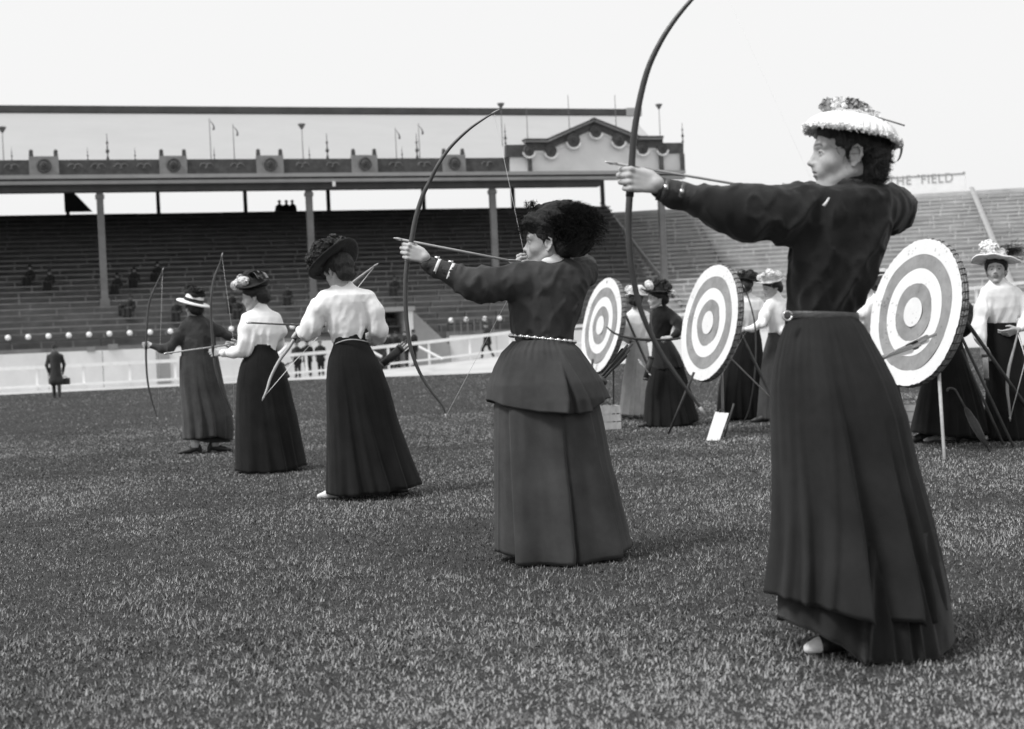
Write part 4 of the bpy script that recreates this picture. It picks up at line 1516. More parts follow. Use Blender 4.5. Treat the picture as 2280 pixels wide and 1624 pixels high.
def make_quiver(a, b, r0, r1, label, m=None):
    """a foot, b mouth"""
    a, b = np.asarray(a, float), np.asarray(b, float)
    root = empty('quiver', a, label, 'quiver')
    d = unit(b - a)
    MB().tube([a, a + (b - a) * .5, b], [r0, .5 * (r0 + r1), r1], 12).obj('case', m or leather, root, a, True)
    MB().tube([b - d * .018, b + d * .004], [r1 * 1.12, r1 * 1.12], 12).obj('rim_band', leather_b, root, a, True)
    MB().tube([a - d * .004, a + d * .02], [r0 * 1.12, r0 * 1.12], 12).obj('foot_cap', leather_b, root, a, True)
    return root

def hat_frame(H, M, off, pitch=0, roll=0):
    """orientation for a hat: columns x to the front, y left, z up, tipped by pitch (front up) and roll"""
    T = M @ np.array(Matrix.Rotation(math.radians(-pitch), 3, 'Y') @ Matrix.Rotation(math.radians(roll), 3, 'X'))
    return H + M @ np.array(off), T

# ================================================================== THE FIVE ARCHERS
rr = random.Random(5)

def ribbon_loop(mb, c, T, pts, w_, th=.0015):
    """flat ribbon through local points, width across local y"""
    q = spline([c + T @ np.array(p) for p in pts], 18)
    y = T[:, 1] * w_ / 2
    n = len(q)
    V = np.concatenate([q + y, q - y, q + y + T[:, 0] * th + T[:, 2] * th, q - y + T[:, 0] * th + T[:, 2] * th])
    F = [(i, i + 1, n + i + 1, n + i) for i in range(n - 1)] + [(2 * n + i, 3 * n + i, 3 * n + i + 1, 2 * n + i + 1) for i in range(n - 1)]
    mb.add(V, F)

# ------------------------------------------------------------------ archer 1: nearest, black jacket, white ruffled hat
Z = 4.42
p = Person(1900, 1452, 'nearest archer at full draw in black jacket, long dark skirt and white ruffled hat', 'archers on the shooting line')
H = P(1884, 352, Z)
M = frame((-1, .06, .05))
torso = rings_px([(410, 1852, 1940), (419, 1818, 1958), (430, 1785, 1972), (450, 1768, 1985), (485, 1757, 1990), (530, 1757, 1983), (575, 1752, 1967), (625, 1748, 1948), (680, 1751, 1918), (700, 1755, 1905), (712, 1756, 1902)], Z, .66)
armL = arm_px([(1800, 462, 4.40, .072), (1745, 475, 4.38, .080), (1668, 472, 4.37, .082), (1615, 462, 4.37, .066), (1566, 448, 4.37, .035), (1510, 432, 4.37, .033), (1468, 420, 4.37, .027)])
armR = arm_px([(1950, 462, 4.46, .070), (1982, 466, 4.62, .070), (1988, 470, 4.72, .064), (1930, 455, 4.70, .045), (1892, 447, 4.65, .032)])
bowC = P(1406, 402, 4.37)
aimd = unit(P(1406, 402, 4.37) - P(1700, 455, 4.37))
hb = unit(np.array([-.35, -.92, .1]))
hL = dict(W=bowC - aimd * .088 + hb * .026, d=aimd, s=(0, 0, 1), b=hb, pose='grip')
hR = dict(W=P(1885, 446, 4.64), d=(-1, -.1, .05), s=(0, .3, 1), b=(.2, 1, .2), pose='hook')
feet = [(G(1908, 1450), (-1, -.2, 0)), (G(1985, 1440), (-.9, -.2, 0))]
person_body(p, H, M, torso, armL, armR, hL, hR, h=.009, hf=.003, feet=feet, neck=P(1896, 425, Z))
def col1(S):
    S.cap(P(1893, 424, Z), P(1896, 434, Z), .066, .075, .02)
jk = garment(p, 'jacket', torso, [armL, armR], cl_black, h=.006, fold=.016, fs=7., extra=col1, seed=2.)
mb = MB()
c0, c1 = P(1884, 414, Z), P(1893, 428, Z)
mb.lathe([(.055, .0), (.062, .016), (.064, .018), (.066, .0), (.068, -.012)], 30, frame((-1, 0, .12)), P(1890, 417, Z))
p.mb('collar', mb, cl_black, jk)
# sleeve cuff: laced arm guard with two straps
path = [P(1556, 446, 4.37), P(1520, 435, 4.37), P(1490, 426, 4.37), P(1466, 419.5, 4.37)]
ag = p.mb('arm_guard', MB().tube(spline(path, 14), np.linspace(.0435, .0365, 14) + .0012 * np.sin(np.arange(14) * 2.1), 20), leather)
for x, y, r in ((1515, 433.5, .0425), (1480, 423.5, .0395)):
    d = unit(P(1466, 419.5, 4.37) - P(1556, 446, 4.37))
    c = P(x, y, 4.37)
    p.mb('strap', MB().tube([c - d * .008, c + d * .008], [r, r], 20), leather_b, ag)
    MB_ = MB().box(c + np.array([0, -r - .001, .004]), (.006, .002, .008))
    p.mb('buckle', MB_, steel, ag)
# shoulder pin
a, b = P(1846, 441, 4.30), P(1834, 459, 4.285)
p.mb('pin', MB().tube([a, .5 * (a + b) + [0, -.004, 0], b], [.0025, .0035, .005], 8), leather_w, jk)
skirt_under = skirt_loft(p, 'underskirt', [(1180, 1745, 2075), (1300, 1733, 2104), (1375, 1730, 2117), (1445, 1729, 2125)], Z, cl_black, .86,
           folds=((-.55, .05, .3, .2), (-.2, .10, .08, .08), (.1, .06, .1, .05), (.28, .09, .12, .06), (.42, .08, .08, .05), (.62, .06, .2, .06)),
           hem=[(1730, 1373), (1796, 1390), (1838, 1409), (1878, 1441), (1985, 1445), (2050, 1436), (2124, 1415)], rows=20, seed=5, power=.4)
sk = skirt_loft(p, 'skirt', [(708, 1754, 1905), (730, 1743, 1923), (758, 1734, 1939), (806, 1722, 1966), (853, 1716, 1990), (932, 1715, 2019), (1037, 1718, 2043), (1147, 1716, 2074), (1231, 1709, 2095), (1320, 1697, 2114), (1362, 1694, 2118)], Z, cl_dark, .88,
           folds=((-.86, .06, .2, .12), (-.66, .09, .12, .1), (-.45, .07, .15, .09), (-.07, .30, .55, .09), (.43, .28, .42, .09), (.66, .12, .14, .08), (.88, .06, .2, .1)),
           hem=[(1697, 1319), (1785, 1329), (1888, 1343), (1892, 1357), (1994, 1346), (1999, 1361), (2037, 1362), (2113, 1337)], n=340, rows=60, seed=8, wav=.022, top_gather=.02)
bl = band_px(p, 'belt', ((1751, 702), (1908, 706)), Z, 18, leather_b, .76, 1.03)
p.mb('buckle', MB().tube([P(1752, 704, 4.335) + np.array([.014 * math.cos(t), -.01, .014 * math.sin(t)]) for t in np.linspace(0, 6.28, 14)], .0035, 6), steel, bl)
shoe(p, feet[0][0], feet[0][1], leather, toe=leather_w, straps=leather_w, sc=.92)
shoe(p, feet[1][0], feet[1][1], leather)
hair_mesh(p, H, M, [((-.028, 0, .045), (.103, .092, .080)), ((.040, 0, .082), (.050, .078, .034)), ((-.082, 0, .005), (.052, .086, .088)), ((-.075, 0, -.060), (.044, .070, .044)), ((-.02, .045, .03), (.062, .045, .05)), ((-.02, -.045, .03), (.062, .045, .05))],
          hair_m, .0045, strands=2600, cut=[((.112, 0, -.035), (.078, .11, .085)), ((.055, .085, -.012), (.050, .05, .045)), ((-.016, .110, -.004), (.030, .050, .042)), ((-.016, -.110, -.004), (.030, .050, .042))])
c, T = hat_frame(H, M, (-.020, 0, .082), 11, 0)
ht = p.mb('hat', MB().lathe([(.001, .058), (.05, .060), (.078, .052), (.086, .040), (.088, .006), (.09, .0), (.07, -.004), (.001, -.004)], 48, T, c), hat_straw)
mb = MB()
mb.lathe([(.084, .044), (.098, .042), (.112, .035), (.126, .024), (.138, .010), (.148, -.008), (.151, -.018), (.148, -.020), (.134, .000), (.118, .018), (.09, .032)], 240, T, c,
         wob=lambda t, r, z: ((.0012 * math.cos(47 * t + 2.1 * math.sin(5 * t)) + .0010 * math.cos(90 * t + math.sin(9 * t))) * (r > .1) * (r - .08) * 25,
                              (.0030 * abs(math.sin(19 * t + 1.0 + .9 * math.sin(3 * t))) - .0015 + .003 * math.sin(4 * t + .5)) * (r > .137) * 1.5 + .0016 * math.sin(61 * t + 2 * math.sin(7 * t)) * (r > .1)))
p.mb('ruffle', mb, hat_white, ht)
mb = MB()
for i in range(120):
    a_ = 2 * math.pi * (i + rr.uniform(-.4, .4)) / 120
    r_, z_ = rr.choice([(.149, -.014), (.150, -.016), (.148, -.010), (.088, .046)])
    petals(mb, c + T @ np.array([r_ * math.cos(a_), r_ * math.sin(a_), z_]), .003, 4, None, .010, rr)
p.mb('lace', mb, hat_white, ht, False)['kind'] = 'stuff'
def tulle(name, blobs, m):
    o_ = hair_mesh(p, H, M, blobs, m, .0035, name, .009)
    o_.parent = ht
    return o_
tulle('ribbon_loop', [((.060, .02, .148), (.009, .022, .032)), ((.067, .0, .132), (.008, .02, .03))], ribbon_g)
tulle('ribbon_puff', [((-.012, .02, .146), (.018, .026, .022)), ((-.034, .03, .136), (.022, .026, .014))], ribbon_g)
for nm_, m_, spots in (('white_gauze', ribbon_w, ((.040, .02, .142), (.030, .03, .155), (.018, .02, .140), (-.050, .03, .126), (-.075, .02, .115), (.045, -.02, .15))),
                       ('grey_gauze', ribbon_g, ((-.008, .02, .158), (-.022, .03, .150), (-.038, .02, .142), (-.055, .01, .134), (.062, .01, .158), (-.03, -.02, .15)))):
    mb = MB()
    for q_ in spots:
        petals(mb, H + M @ np.array(q_), .014, 14, None, .022, rr)
    p.mb(nm_, mb, m_, ht, False)['kind'] = 'stuff'
mb = MB()
ribbon_loop(mb, c, T, [(-.13, .0, .0), (-.158, .0, -.02), (-.156, .01, -.06), (-.138, .01, -.075), (-.128, .0, -.05), (-.132, 0, -.02)], .032)
p.mb('ribbon_tail', mb, ribbon_w, ht)
p.mb('hat_pin', MB().tube([c + T @ np.array(q) for q in ((.0, .06, .05), (-.06, .09, .04), (-.142, .06, .037))], .0028, 6), ribbon_g, ht)

bow_px1 = [(1596, -58), (1567, -28), (1535, 5), (1500, 48), (1470, 95), (1443, 153), (1425, 220), (1413, 290), (1408, 345), (1405, 402), (1401, 450), (1399, 505), (1403, 570), (1412, 630), (1430, 700), (1465, 775), (1510, 842), (1545, 888), (1563, 914)]
b1 = [P(x, y, 4.37) for x, y in bow_px1]
nock1 = P(1826, 442, 4.60)
make_bow(b1, .0112, 'tall dark bow drawn by the nearest archer, its upper tip out of the picture', bow_d, bowC, leather, [b1[0], nock1, b1[-1]], srad=.00025)
make_arrow(P(1366, 364, 4.36), nock1, 'arrow on the string of the nearest archer in the white hat', shaft_m, .0042)
qa, qb = P(1925, 812, 4.62), P(1985, 786, 4.66)
make_quiver(P(1905, 846, 4.60), P(1942, 808, 4.66), .02, .024, 'dark belt quiver at the back of the nearest archer, mostly hidden by her skirt')
for (x0, y0, x1, y1, zz, lb) in ((1935, 812, 2062, 757, 4.66, 'dark fletched arrow in the quiver of the nearest archer, across the largest target'), (1938, 806, 2085, 744, 4.68, 'longest white fletched arrow in the quiver of the nearest archer, across the largest target'), (1932, 809, 2050, 768, 4.64, 'lowest white fletched arrow in the quiver of the nearest archer')):
    make_arrow(P(x0, y0, zz), P(x1, y1, zz + .02), lb, shaft_m, .005, True, fletch_w if x1 != 2062 else fletch_g, 'spare arrows of the nearest archer', .11)

# ------------------------------------------------------------------ archer 2: peplum coat and black fur hat
Z = 6.6
p = Person(1255, 1243, 'archer at full draw in dark belted coat with flared peplum and big black feathered hat', 'archers on the shooting line')
H = P(1221, 545, Z)
M = frame((-.97, .20, .0))
torso = rings_px([(576, 1208, 1262), (584, 1192, 1282), (592, 1172, 1298), (606, 1156, 1308), (640, 1143, 1309), (674, 1139, 1298), (710, 1139, 1284), (745, 1142, 1272), (760, 1142, 1271)], Z, .64)
armL = arm_px([(1172, 615, 6.57, .062), (1148, 629, 6.55, .076), (1090, 636, 6.52, .078), (1050, 631, 6.5, .068), (1010, 614, 6.5, .046), (975, 598, 6.5, .035), (946, 586, 6.5, .028)])
armR = arm_px([(1285, 622, 6.64, .066), (1297, 606, 6.78, .062), (1296, 596, 6.86, .054), (1250, 588, 6.85, .04), (1211, 586, 6.81, .03)])
bowC = P(911, 562, 6.5)
aimd = unit(P(911, 562, 6.5) - P(1100, 622, 6.52))
hb = unit(np.array([-.30, -.94, .1]))
hL = dict(W=bowC - aimd * .088 + hb * .026, d=aimd, s=(0, 0, 1), b=hb, pose='grip')
hR = dict(W=P(1207, 586, 6.80), d=(-1, -.35, .02), s=(0, .3, 1), b=(.2, 1, .2), pose='hook')
feet = [(G(1215, 1244), (-1, -.2, 0)), (G(1320, 1236), (-.9, -.2, 0))]
person_body(p, H, M, torso, armL, armR, hL, hR, h=.009, hf=.0035, feet=feet, neck=P(1230, 590, Z))
jk = garment(p, 'jacket', torso, [armL, armR], cl_serge, h=.007, fold=.015, fs=7., seed=7.)
mb = MB()
mb.lathe([(.050, .022), (.060, .026), (.066, .014), (.070, -.010), (.066, -.030)], 30, frame((-1, .1, .25)), P(1230, 579, Z))
p.mb('collar', mb, cl_white, jk)
path = [P(1015, 612, 6.5), P(985, 601, 6.5), P(950, 587.5, 6.5)]
ag = p.mb('arm_guard', MB().tube(spline(path, 12), np.linspace(.050, .037, 12), 18), leather)
for x, y, r in ((1003, 608, .0495), (973, 596.5, .045)):
    d = unit(P(950, 587, 6.5) - P(1015, 612, 6.5))
    c = P(x, y, 6.5)
    p.mb('strap', MB().tube([c - d * .007, c + d * .007], [r, r], 18), ribbon_w, ag)
    p.mb('buckle', MB().box(c + np.array([.004, -.012, r]), (.012, .008, .006)), steel, ag)
skirt_loft(p, 'skirt', [(780, 1128, 1290), (900, 1099, 1334), (942, 1099, 1344), (1041, 1099.5, 1363), (1079, 1100, 1374), (1217, 1101, 1407), (1245, 1101, 1409)], Z, cl_serge, .85,
           folds=((-.97, .03, .1, .06), (-.665, .17, .06, .45), (.112, .17, .45, .05), (.20, .08, .06, .3), (.80, .18, .45, .06)), hem=[(1101, 1226), (1150, 1230), (1153, 1243), (1271, 1239), (1274, 1241), (1376, 1228), (1379, 1226), (1407, 1218)], n=300, rows=50, seed=4, wav=.012, power=.55)
pe = skirt_loft(p, 'peplum', [(757, 1141, 1273), (768, 1130, 1278), (781, 1116, 1292), (813, 1099, 1314), (853, 1085, 1342), (890, 1081, 1359), (918, 1080, 1362)], Z, cl_serge, .86,
           folds=((-.75, .03, .3, .2), (-.35, .05, .4, .3), (-.02, .10, .35, .3), (.26, .26, .32, .05), (.45, .10, .08, .2), (.66, .16, .25, .05), (.9, .05, .2, .1)), hem=[(1081, 891), (1125, 904), (1196, 913), (1257, 915), (1262, 919), (1314, 914), (1318, 910), (1332, 902), (1359, 886)], n=300, rows=34, seed=6, wav=.015, power=.8, top_gather=.03)
mb = MB()
a, b = P(1141, 747, Z), P(1275, 762, Z)
c = .5 * (a + b)
rx = .5 * (b[0] - a[0]) * 1.06
for i in range(76):
    t = 2 * math.pi * i / 76
    r_ = .0085 if i % 3 else .0125
    mb.ball((c[0] + rx * math.cos(t), c[1] + rx * .76 * math.sin(t), c[2] + (b[2] - a[2]) / 2 * math.cos(t)), (r_, r_, r_ * (.7 if i % 3 else .9)), 6, 4)
bl = p.mb('chain_belt', mb, steel)
hair_mesh(p, H, M, [((-.025, 0, .045), (.100, .090, .078)), ((-.075, 0, -.005), (.055, .085, .07)), ((.045, 0, .075), (.045, .07, .035))], hair_m, .006, strands=1500,
          cut=[((.112, 0, -.035), (.078, .11, .085)), ((.055, .085, -.012), (.050, .05, .045)), ((-.012, .108, -.010), (.024, .045, .034)), ((-.012, -.108, -.010), (.024, .045, .034))])
ht = hair_mesh(p, H, M, [((-.035, 0, .105), (.125, .115, .095)), ((-.135, 0, .045), (.085, .10, .095)), ((.055, 0, .110), (.062, .095, .050)), ((-.085, 0, .125), (.085, .10, .075)), ((-.12, 0, -.01), (.065, .08, .055))], hat_black, .006, 'hat', .014,
               cut=[((-.012, .115, -.020), (.035, .055, .045)), ((.10, 0, -.02), (.09, .12, .075))])
mb = MB()
k_ = 0
while k_ < 300:
    d = unit(np.array([rr.gauss(-.1, .85), rr.gauss(.3, .7), rr.gauss(.35, .6)]))
    lc = np.array([-.07, 0, .085]) + d * np.array([.135, .11, .095])
    if lc[0] > -.03 and lc[2] < .10 or lc[2] < -.02:
        continue
    k_ += 1
    plume(mb, H + M @ lc, M @ unit(d * .6 + np.array([-.7, 0, .1])), .05, (M @ np.array([-.03, 0, -.03])), 46, .026, rr)
for i in range(10):
    st = P(1184 + rr.uniform(-12, 10), 468, Z + rr.uniform(-.05, .05))
    plume(mb, st, np.array([rr.uniform(-.4, .4), rr.uniform(-.3, .3), 1]), .05, np.array([rr.uniform(-.02, .02), 0, -.01]), 50, .022, rr)
for i in range(14):
    st = P(1168 + rr.uniform(-3, 14), rr.uniform(478, 515), Z + rr.uniform(-.07, .05))
    plume(mb, st, np.array([-1, rr.uniform(-.3, .3), rr.uniform(-.3, .6)]), .03, np.array([-.005, 0, -.01]), 40, .022, rr)
p.mb('feathers', mb, feather_m, ht, False)
bow_px2 = [(1100, 251), (1070, 270), (1040, 292), (1003, 328), (975, 368), (955, 408), (942, 434), (926, 484), (917, 531), (910, 566), (906, 590), (903, 631), (903, 674), (906, 720), (915, 778), (935, 831), (960, 871), (985, 904), (993, 927)]
b2 = [P(x, y, 6.5) for x, y in bow_px2]
nock2 = P(1172, 588, 6.74)
make_bow(b2, .0118, 'brown bow at full draw held by the archer in the peplum coat', bow_g, bowC, bow_l, [b2[0], nock2, b2[-1]], rmin=.3)
make_arrow(P(889, 533, 6.5), nock2, 'pale arrow on the string of the archer in the black feathered hat', shaft_m, .0058)
make_quiver(P(1290, 900, 6.95), P(1342, 846, 7.0), .022, .026, 'dark quiver behind the hip of the archer in the peplum coat')
for (x0, y0, x1, y1, zz, wd) in ((1335, 845, 1398, 768, 7.0, 'uppermost'), (1340, 842, 1408, 766, 7.02, 'longest'), (1338, 850, 1402, 779, 6.98, 'lowest')):
    make_arrow(P(x0, y0, zz), P(x1, y1, zz + .02), wd + ' dark fletched arrow in the quiver of the archer in the peplum coat', shaft_d, .0065, True, fletch_g, 'spare arrows of the second archer', .12)

# ------------------------------------------------------------------ archer 3: white blouse, black hat, looking down to nock an arrow
Z = 9.82
p = Person(800, 1108, 'archer in white blouse bowing her head under a wide black hat, nocking an arrow', 'archers on the shooting line')
H = P(752, 607, Z)
M = frame((-.62, .62, -.42))
torso = rings_px([(632, 744, 782), (641, 734, 794), (648, 722, 812), (658, 716, 824), (675, 717, 826), (695, 722, 823), (722, 728, 820), (742, 735, 817), (752, 742, 813), (760, 744, 811)], Z, .66)
armL = arm_px([(724, 664, 9.80, .048), (708, 688, 9.76, .056), (694, 722, 9.76, .058), (688, 738, 9.78, .052), (676, 741, 9.86, .036), (668, 736, 9.92, .028)])
armR = arm_px([(818, 665, 9.84, .050), (833, 695, 9.82, .054), (842, 735, 9.84, .054), (838, 752, 9.92, .046), (800, 752, 10.08, .032), (740, 735, 10.14, .028)])
bowC = P(658, 750, 10.0)
bdir = unit(P(700, 705, 10.06) - P(620, 805, 9.9))
hL = dict(W=P(668, 734, 9.93), d=(-.5, .45, -.35), s=bdir, b=unit([-.75, -.6, .2]), pose='grip')
hR = dict(W=P(735, 733, 10.14), d=(-1, .05, .1), s=(0, 0, 1), b=(0, 1, 0), pose='hook')
feet = [(G(768, 1109), (-1, -.12, 0)), (G(855, 1103), (.8, .35, 0))]
person_body(p, H, M, torso, armL, armR, hL, hR, h=.009, hf=.0052, feet=feet, neck=P(760, 640, Z))
def col3(S):
    S.cap(P(756, 615, Z), P(763, 648, Z), .057, .064, .03)
garment(p, 'blouse', torso, [armL, armR], cl_white, h=.0075, fold=.0045, fs=9., extra=col3, seed=4., k=.055, gather=.024)
skirt_loft(p, 'skirt', [(752, 743, 812), (767, 742, 821), (797, 731, 838), (818, 728, 849), (851, 726, 861), (869, 726, 868), (941, 727, 887), (1025, 726, 918), (1078, 725, 940), (1100, 725, 944)], Z, cl_skirt, .85,
           folds=((-.62, .05, .3, .2), (-.22, .10, .35, .08), (.08, .07, .15, .1), (.36, .15, .35, .07), (.70, .10, .2, .08)), hem=[(725, 1098), (773, 1100), (831, 1093), (870, 1090), (889, 1083), (915, 1083), (940, 1078)], n=260, rows=44, seed=9, wav=.012)
p.mb('collar', MB().lathe([(.056, -.014), (.0605, -.012), (.0595, .012), (.061, .020), (.056, .022)], 40, frame((-.5, .8, .18)), P(757, 623, Z), wob=lambda t, r, z: (.0012 * math.cos(21 * t), .002 * math.cos(17 * t) * (z > .015))), cl_white)
for a_, b_, r_ in (((672, 738.5, 9.895), (667, 735, 9.925), .034), ((752, 738, 10.13), (742, 735.5, 10.14), .033)):
    p.mb('cuff', MB().tube([P(*a_), P(*b_)], [r_, r_ * .95], 18), cl_white)
bl = band_px(p, 'waistband', ((743, 757), (812, 749)), Z, 19, cl_black, .70, 1.03)
p.mb('cord', MB().tube([P(745 + 78 * t, 768 - 13 * math.sin(t * 2.6) * (1 - .2 * t), Z) + np.array([0, -.10 * math.sin(math.pi * t) ** .5 - .02, 0]) for t in np.linspace(0, 1, 16)], .004, 6), shaft_m, bl)
shoe(p, feet[0][0], feet[0][1], leather_w, sc=1.05)
shoe(p, feet[1][0], feet[1][1], leather)
hair_mesh(p, H, M, [((-.025, 0, .045), (.10, .098, .08)), ((-.075, 0, .02), (.065, .095, .075)), ((.03, 0, .08), (.055, .09, .04)), ((-.088, 0, .045), (.06, .06, .055)), ((-.07, 0, -.05), (.05, .07, .05))], hair_l, .006, strands=1800, cut=[((.112, 0, -.035), (.078, .11, .085)), ((-.012, .112, -.012), (.026, .045, .036)), ((-.012, -.112, -.012), (.026, .045, .036))])
c, T = hat_frame(H, M, (-.012, .0, .078), -16, -6)
ht = p.mb('hat', MB().lathe([(.001, .095), (.07, .095), (.105, .078), (.112, .025), (.10, .012), (.15, .006), (.185, .008), (.202, .016), (.204, .012), (.187, .002), (.15, -.002), (.09, -.002), (.001, .0)], 56, T, c, wob=lambda t, r, z: (0, .02 * (r > .12) * math.sin(2 * t + .6))), hat_black)
mb = MB()
for i in range(26):
    a = rr.uniform(-3.1, 3.1)
    petals(mb, c + T @ np.array([.125 * math.cos(a) + .01, .125 * math.sin(a), .05 + rr.uniform(-.01, .06)]), .040, 26, None, .024, rr)
for i in range(5):
    petals(mb, c + T @ np.array([rr.uniform(-.05, .05), rr.uniform(-.05, .05), .085]), .035, 24, None, .02, rr)
p.mb('flowers', mb, petal_d, ht, False)
b3 = [P(835, 592, 10.2), P(812, 609, 10.19), P(786, 629, 10.18), P(745, 662, 10.13), P(703, 703, 10.06), P(664, 743, 9.98), P(643, 775, 9.92), P(621, 805, 9.86), P(603, 840, 9.8), P(594, 868, 9.75), P(587, 885, 9.72)]
make_bow(b3, .0130, 'pale bow held aslant in front of the archer in white blouse and wide black hat', bow_l, b3[5], leather, [b3[0], P(716, 742, 10.14), P(655, 806, 9.9), b3[-1]], rmin=.45, srad=.0025)
make_arrow(P(556, 719, 10.02), P(724, 727, 10.12), 'dark arrow laid level on the bow of the archer bowing her head', shaft_d, .0065, True)
make_quiver(P(846, 816, 10.12), P(893, 775, 10.18), .024, .03, 'dark tubular quiver sticking out behind the archer in white blouse and wide black hat')
for dx, dy, wd in ((0, 0, 'middle'), (5, 6, 'lowest'), (-4, -3, 'uppermost')):
    make_arrow(P(862 + dx, 803 + dy, 10.16), P(910 + dx, 760 + dy, 10.2), wd + ' white fletched arrow in the quiver of the archer bowing her head', shaft_d, .006, True, fletch_w, 'spare arrows of the third archer', .07)

# ------------------------------------------------------------------ archer 4: white blouse, flowered hat
Z = 12.48
p = Person(602, 1050, 'archer in white blouse and black skirt with pale flowers on her hat, face in profile', 'archers on the shooting line')
H = P(567, 664, Z)
M = frame((-.96, .05, -.15))
torso = rings_px([(683, 566, 594), (690, 559, 602), (697, 549, 612), (708, 543, 619), (725, 542, 624), (745, 545, 625), (766, 552, 617), (780, 554, 614)], Z, .68)
armL = arm_px([(552, 710, 12.46, .050), (546, 735, 12.42, .056), (546, 762, 12.40, .058), (544, 780, 12.40, .050), (520, 786, 12.42, .040), (495, 787, 12.44, .028)])
armR = arm_px([(613, 712, 12.5, .050), (622, 738, 12.54, .054), (618, 765, 12.62, .05), (580, 775, 12.74, .035), (540, 772, 12.72, .028)])
hL = dict(W=P(492, 786, 12.45), d=(-1, .1, .05), s=(0, .1, 1), b=(-.3, -.9, 0), pose='grip')
hR = dict(W=P(536, 771, 12.72), d=(-1, -.1, .05), s=(0, .2, 1), b=(0, 1, 0), pose='hook')
feet = [(G(575, 1052), (-1, -.1, 0)), (G(640, 1048), (-.9, 0, 0))]
person_body(p, H, M, torso, armL, armR, hL, hR, h=.009, hf=.0052, feet=feet, neck=P(580, 690, Z))
def col4(S):
    S.cap(P(577, 678, Z), P(580, 694, Z), .054, .060, .03)
garment(p, 'blouse', torso, [armL, armR], cl_white, h=.009, fold=.0045, fs=9., extra=col4, seed=14., k=.055, gather=.024)
skirt_loft(p, 'skirt', [(770, 553, 615), (782, 551, 616), (804, 538, 625), (815, 534, 629), (844, 528, 640), (858, 527, 644), (905, 525, 655), (931, 524, 662), (978, 523, 671), (1036, 523, 683), (1050, 523, 686)], Z, cl_skirt, .85,
           folds=((-.45, .05, .4, .3), (.12, .06, .4, .15), (.52, .14, .3, .07), (.80, .08, .15, .07)), hem=[(523, 1047), (603, 1051), (643, 1046), (683, 1036)], n=220, rows=36, seed=12, wav=.012)
p.mb('collar', MB().lathe([(.056, -.016), (.0605, -.014), (.0595, .012), (.061, .022), (.056, .024)], 36, frame((-1, 0, .15)), P(577, 682, Z), wob=lambda t, r, z: (.0012 * math.cos(21 * t), .003 * math.cos(17 * t) * (z > .015))), cl_white)
p.mb('cuff', MB().tube([P(504, 786.6, 12.435), P(494, 787, 12.445)], [.037, .035], 18), cl_white)
band_px(p, 'waistband', ((554, 774), (615, 774)), Z, 14, cl_black, .70, 1.03)
hair_mesh(p, H, M, [((-.025, 0, .045), (.105, .098, .08)), ((-.075, 0, .0), (.065, .09, .075)), ((.04, 0, .075), (.05, .08, .04))], hair_m, .007, strands=1200, cut=[((.112, 0, -.035), (.078, .11, .085)), ((.055, .085, -.012), (.050, .05, .045)), ((-.012, .112, -.012), (.022, .045, .03))])
c, T = hat_frame(H, M, (-.005, 0, .105), 2, 0)
ht = p.mb('hat', MB().lathe([(.001, .075), (.07, .075), (.10, .06), (.11, .03), (.115, .005), (.155, .012), (.16, .002), (.12, -.012), (.001, -.01)], 40, T, c, wob=lambda t, r, z: (0, .025 * (r > .13) * math.cos(2 * t))), hat_black)
mb = MB()
for dx, dy, dz in ((.10, .06, .04), (.12, 0, .05), (.07, .09, .05), (.14, .05, .03), (.08, .03, .08), (.04, .10, .05), (.11, -.06, .05)):
    petals(mb, c + T @ np.array([dx, dy, dz]), .030, 26, None, .024, rr)
p.mb('flowers', mb, petal_l, ht, False)
mb = MB()
for (dx, dy, L) in ((-.06, .05, .05), (-.09, .02, .04), (-.03, .08, .04), (-.11, .06, .03)):
    ribbon_loop(mb, c, T, [(dx, dy, .05), (dx + .03, dy, .06 + L), (dx - .02, dy, .07 + L), (dx - .05, dy, .05)], .06)
p.mb('ribbon_bow', mb, ribbon_g, ht)
mb = MB()
for i in range(4):
    petals(mb, c + T @ np.array([rr.uniform(-.05, .03), rr.uniform(-.04, .04), .10]), .03, 20, None, .022, rr)
p.mb('dark_flowers', mb, petal_d, ht, False)
b4 = [P(494, 570, 12.5), P(489, 588, 12.5), P(476, 622, 12.48), P(470.5, 662, 12.46), P(470, 700, 12.46), P(472, 745, 12.46), P(475, 783, 12.46), P(480, 820, 12.46), P(488, 850, 12.46), P(500, 884, 12.48), P(514, 915, 12.5), P(520, 928, 12.5)]
make_bow(b4, .0120, 'upright dark bow of the archer with pale flowers on her hat', bow_g, b4[6], leather, [b4[0], P(521, 767, 12.7), b4[-1]], rmin=.45)
make_arrow(P(371, 787, 12.36), P(521, 766.5, 12.7), 'pale arrow on the bow of the archer with flowers on her hat', shaft_m, .0075, True)
make_quiver(P(640, 840, 12.72), P(625, 812, 12.76), .022, .028, 'small dark quiver behind the archer with flowers on her hat')
make_arrow(P(618, 822, 12.76), P(650, 806, 12.8), 'white fletched arrow in the quiver of the archer with flowers on her hat', shaft_m, .006, True, fletch_w)

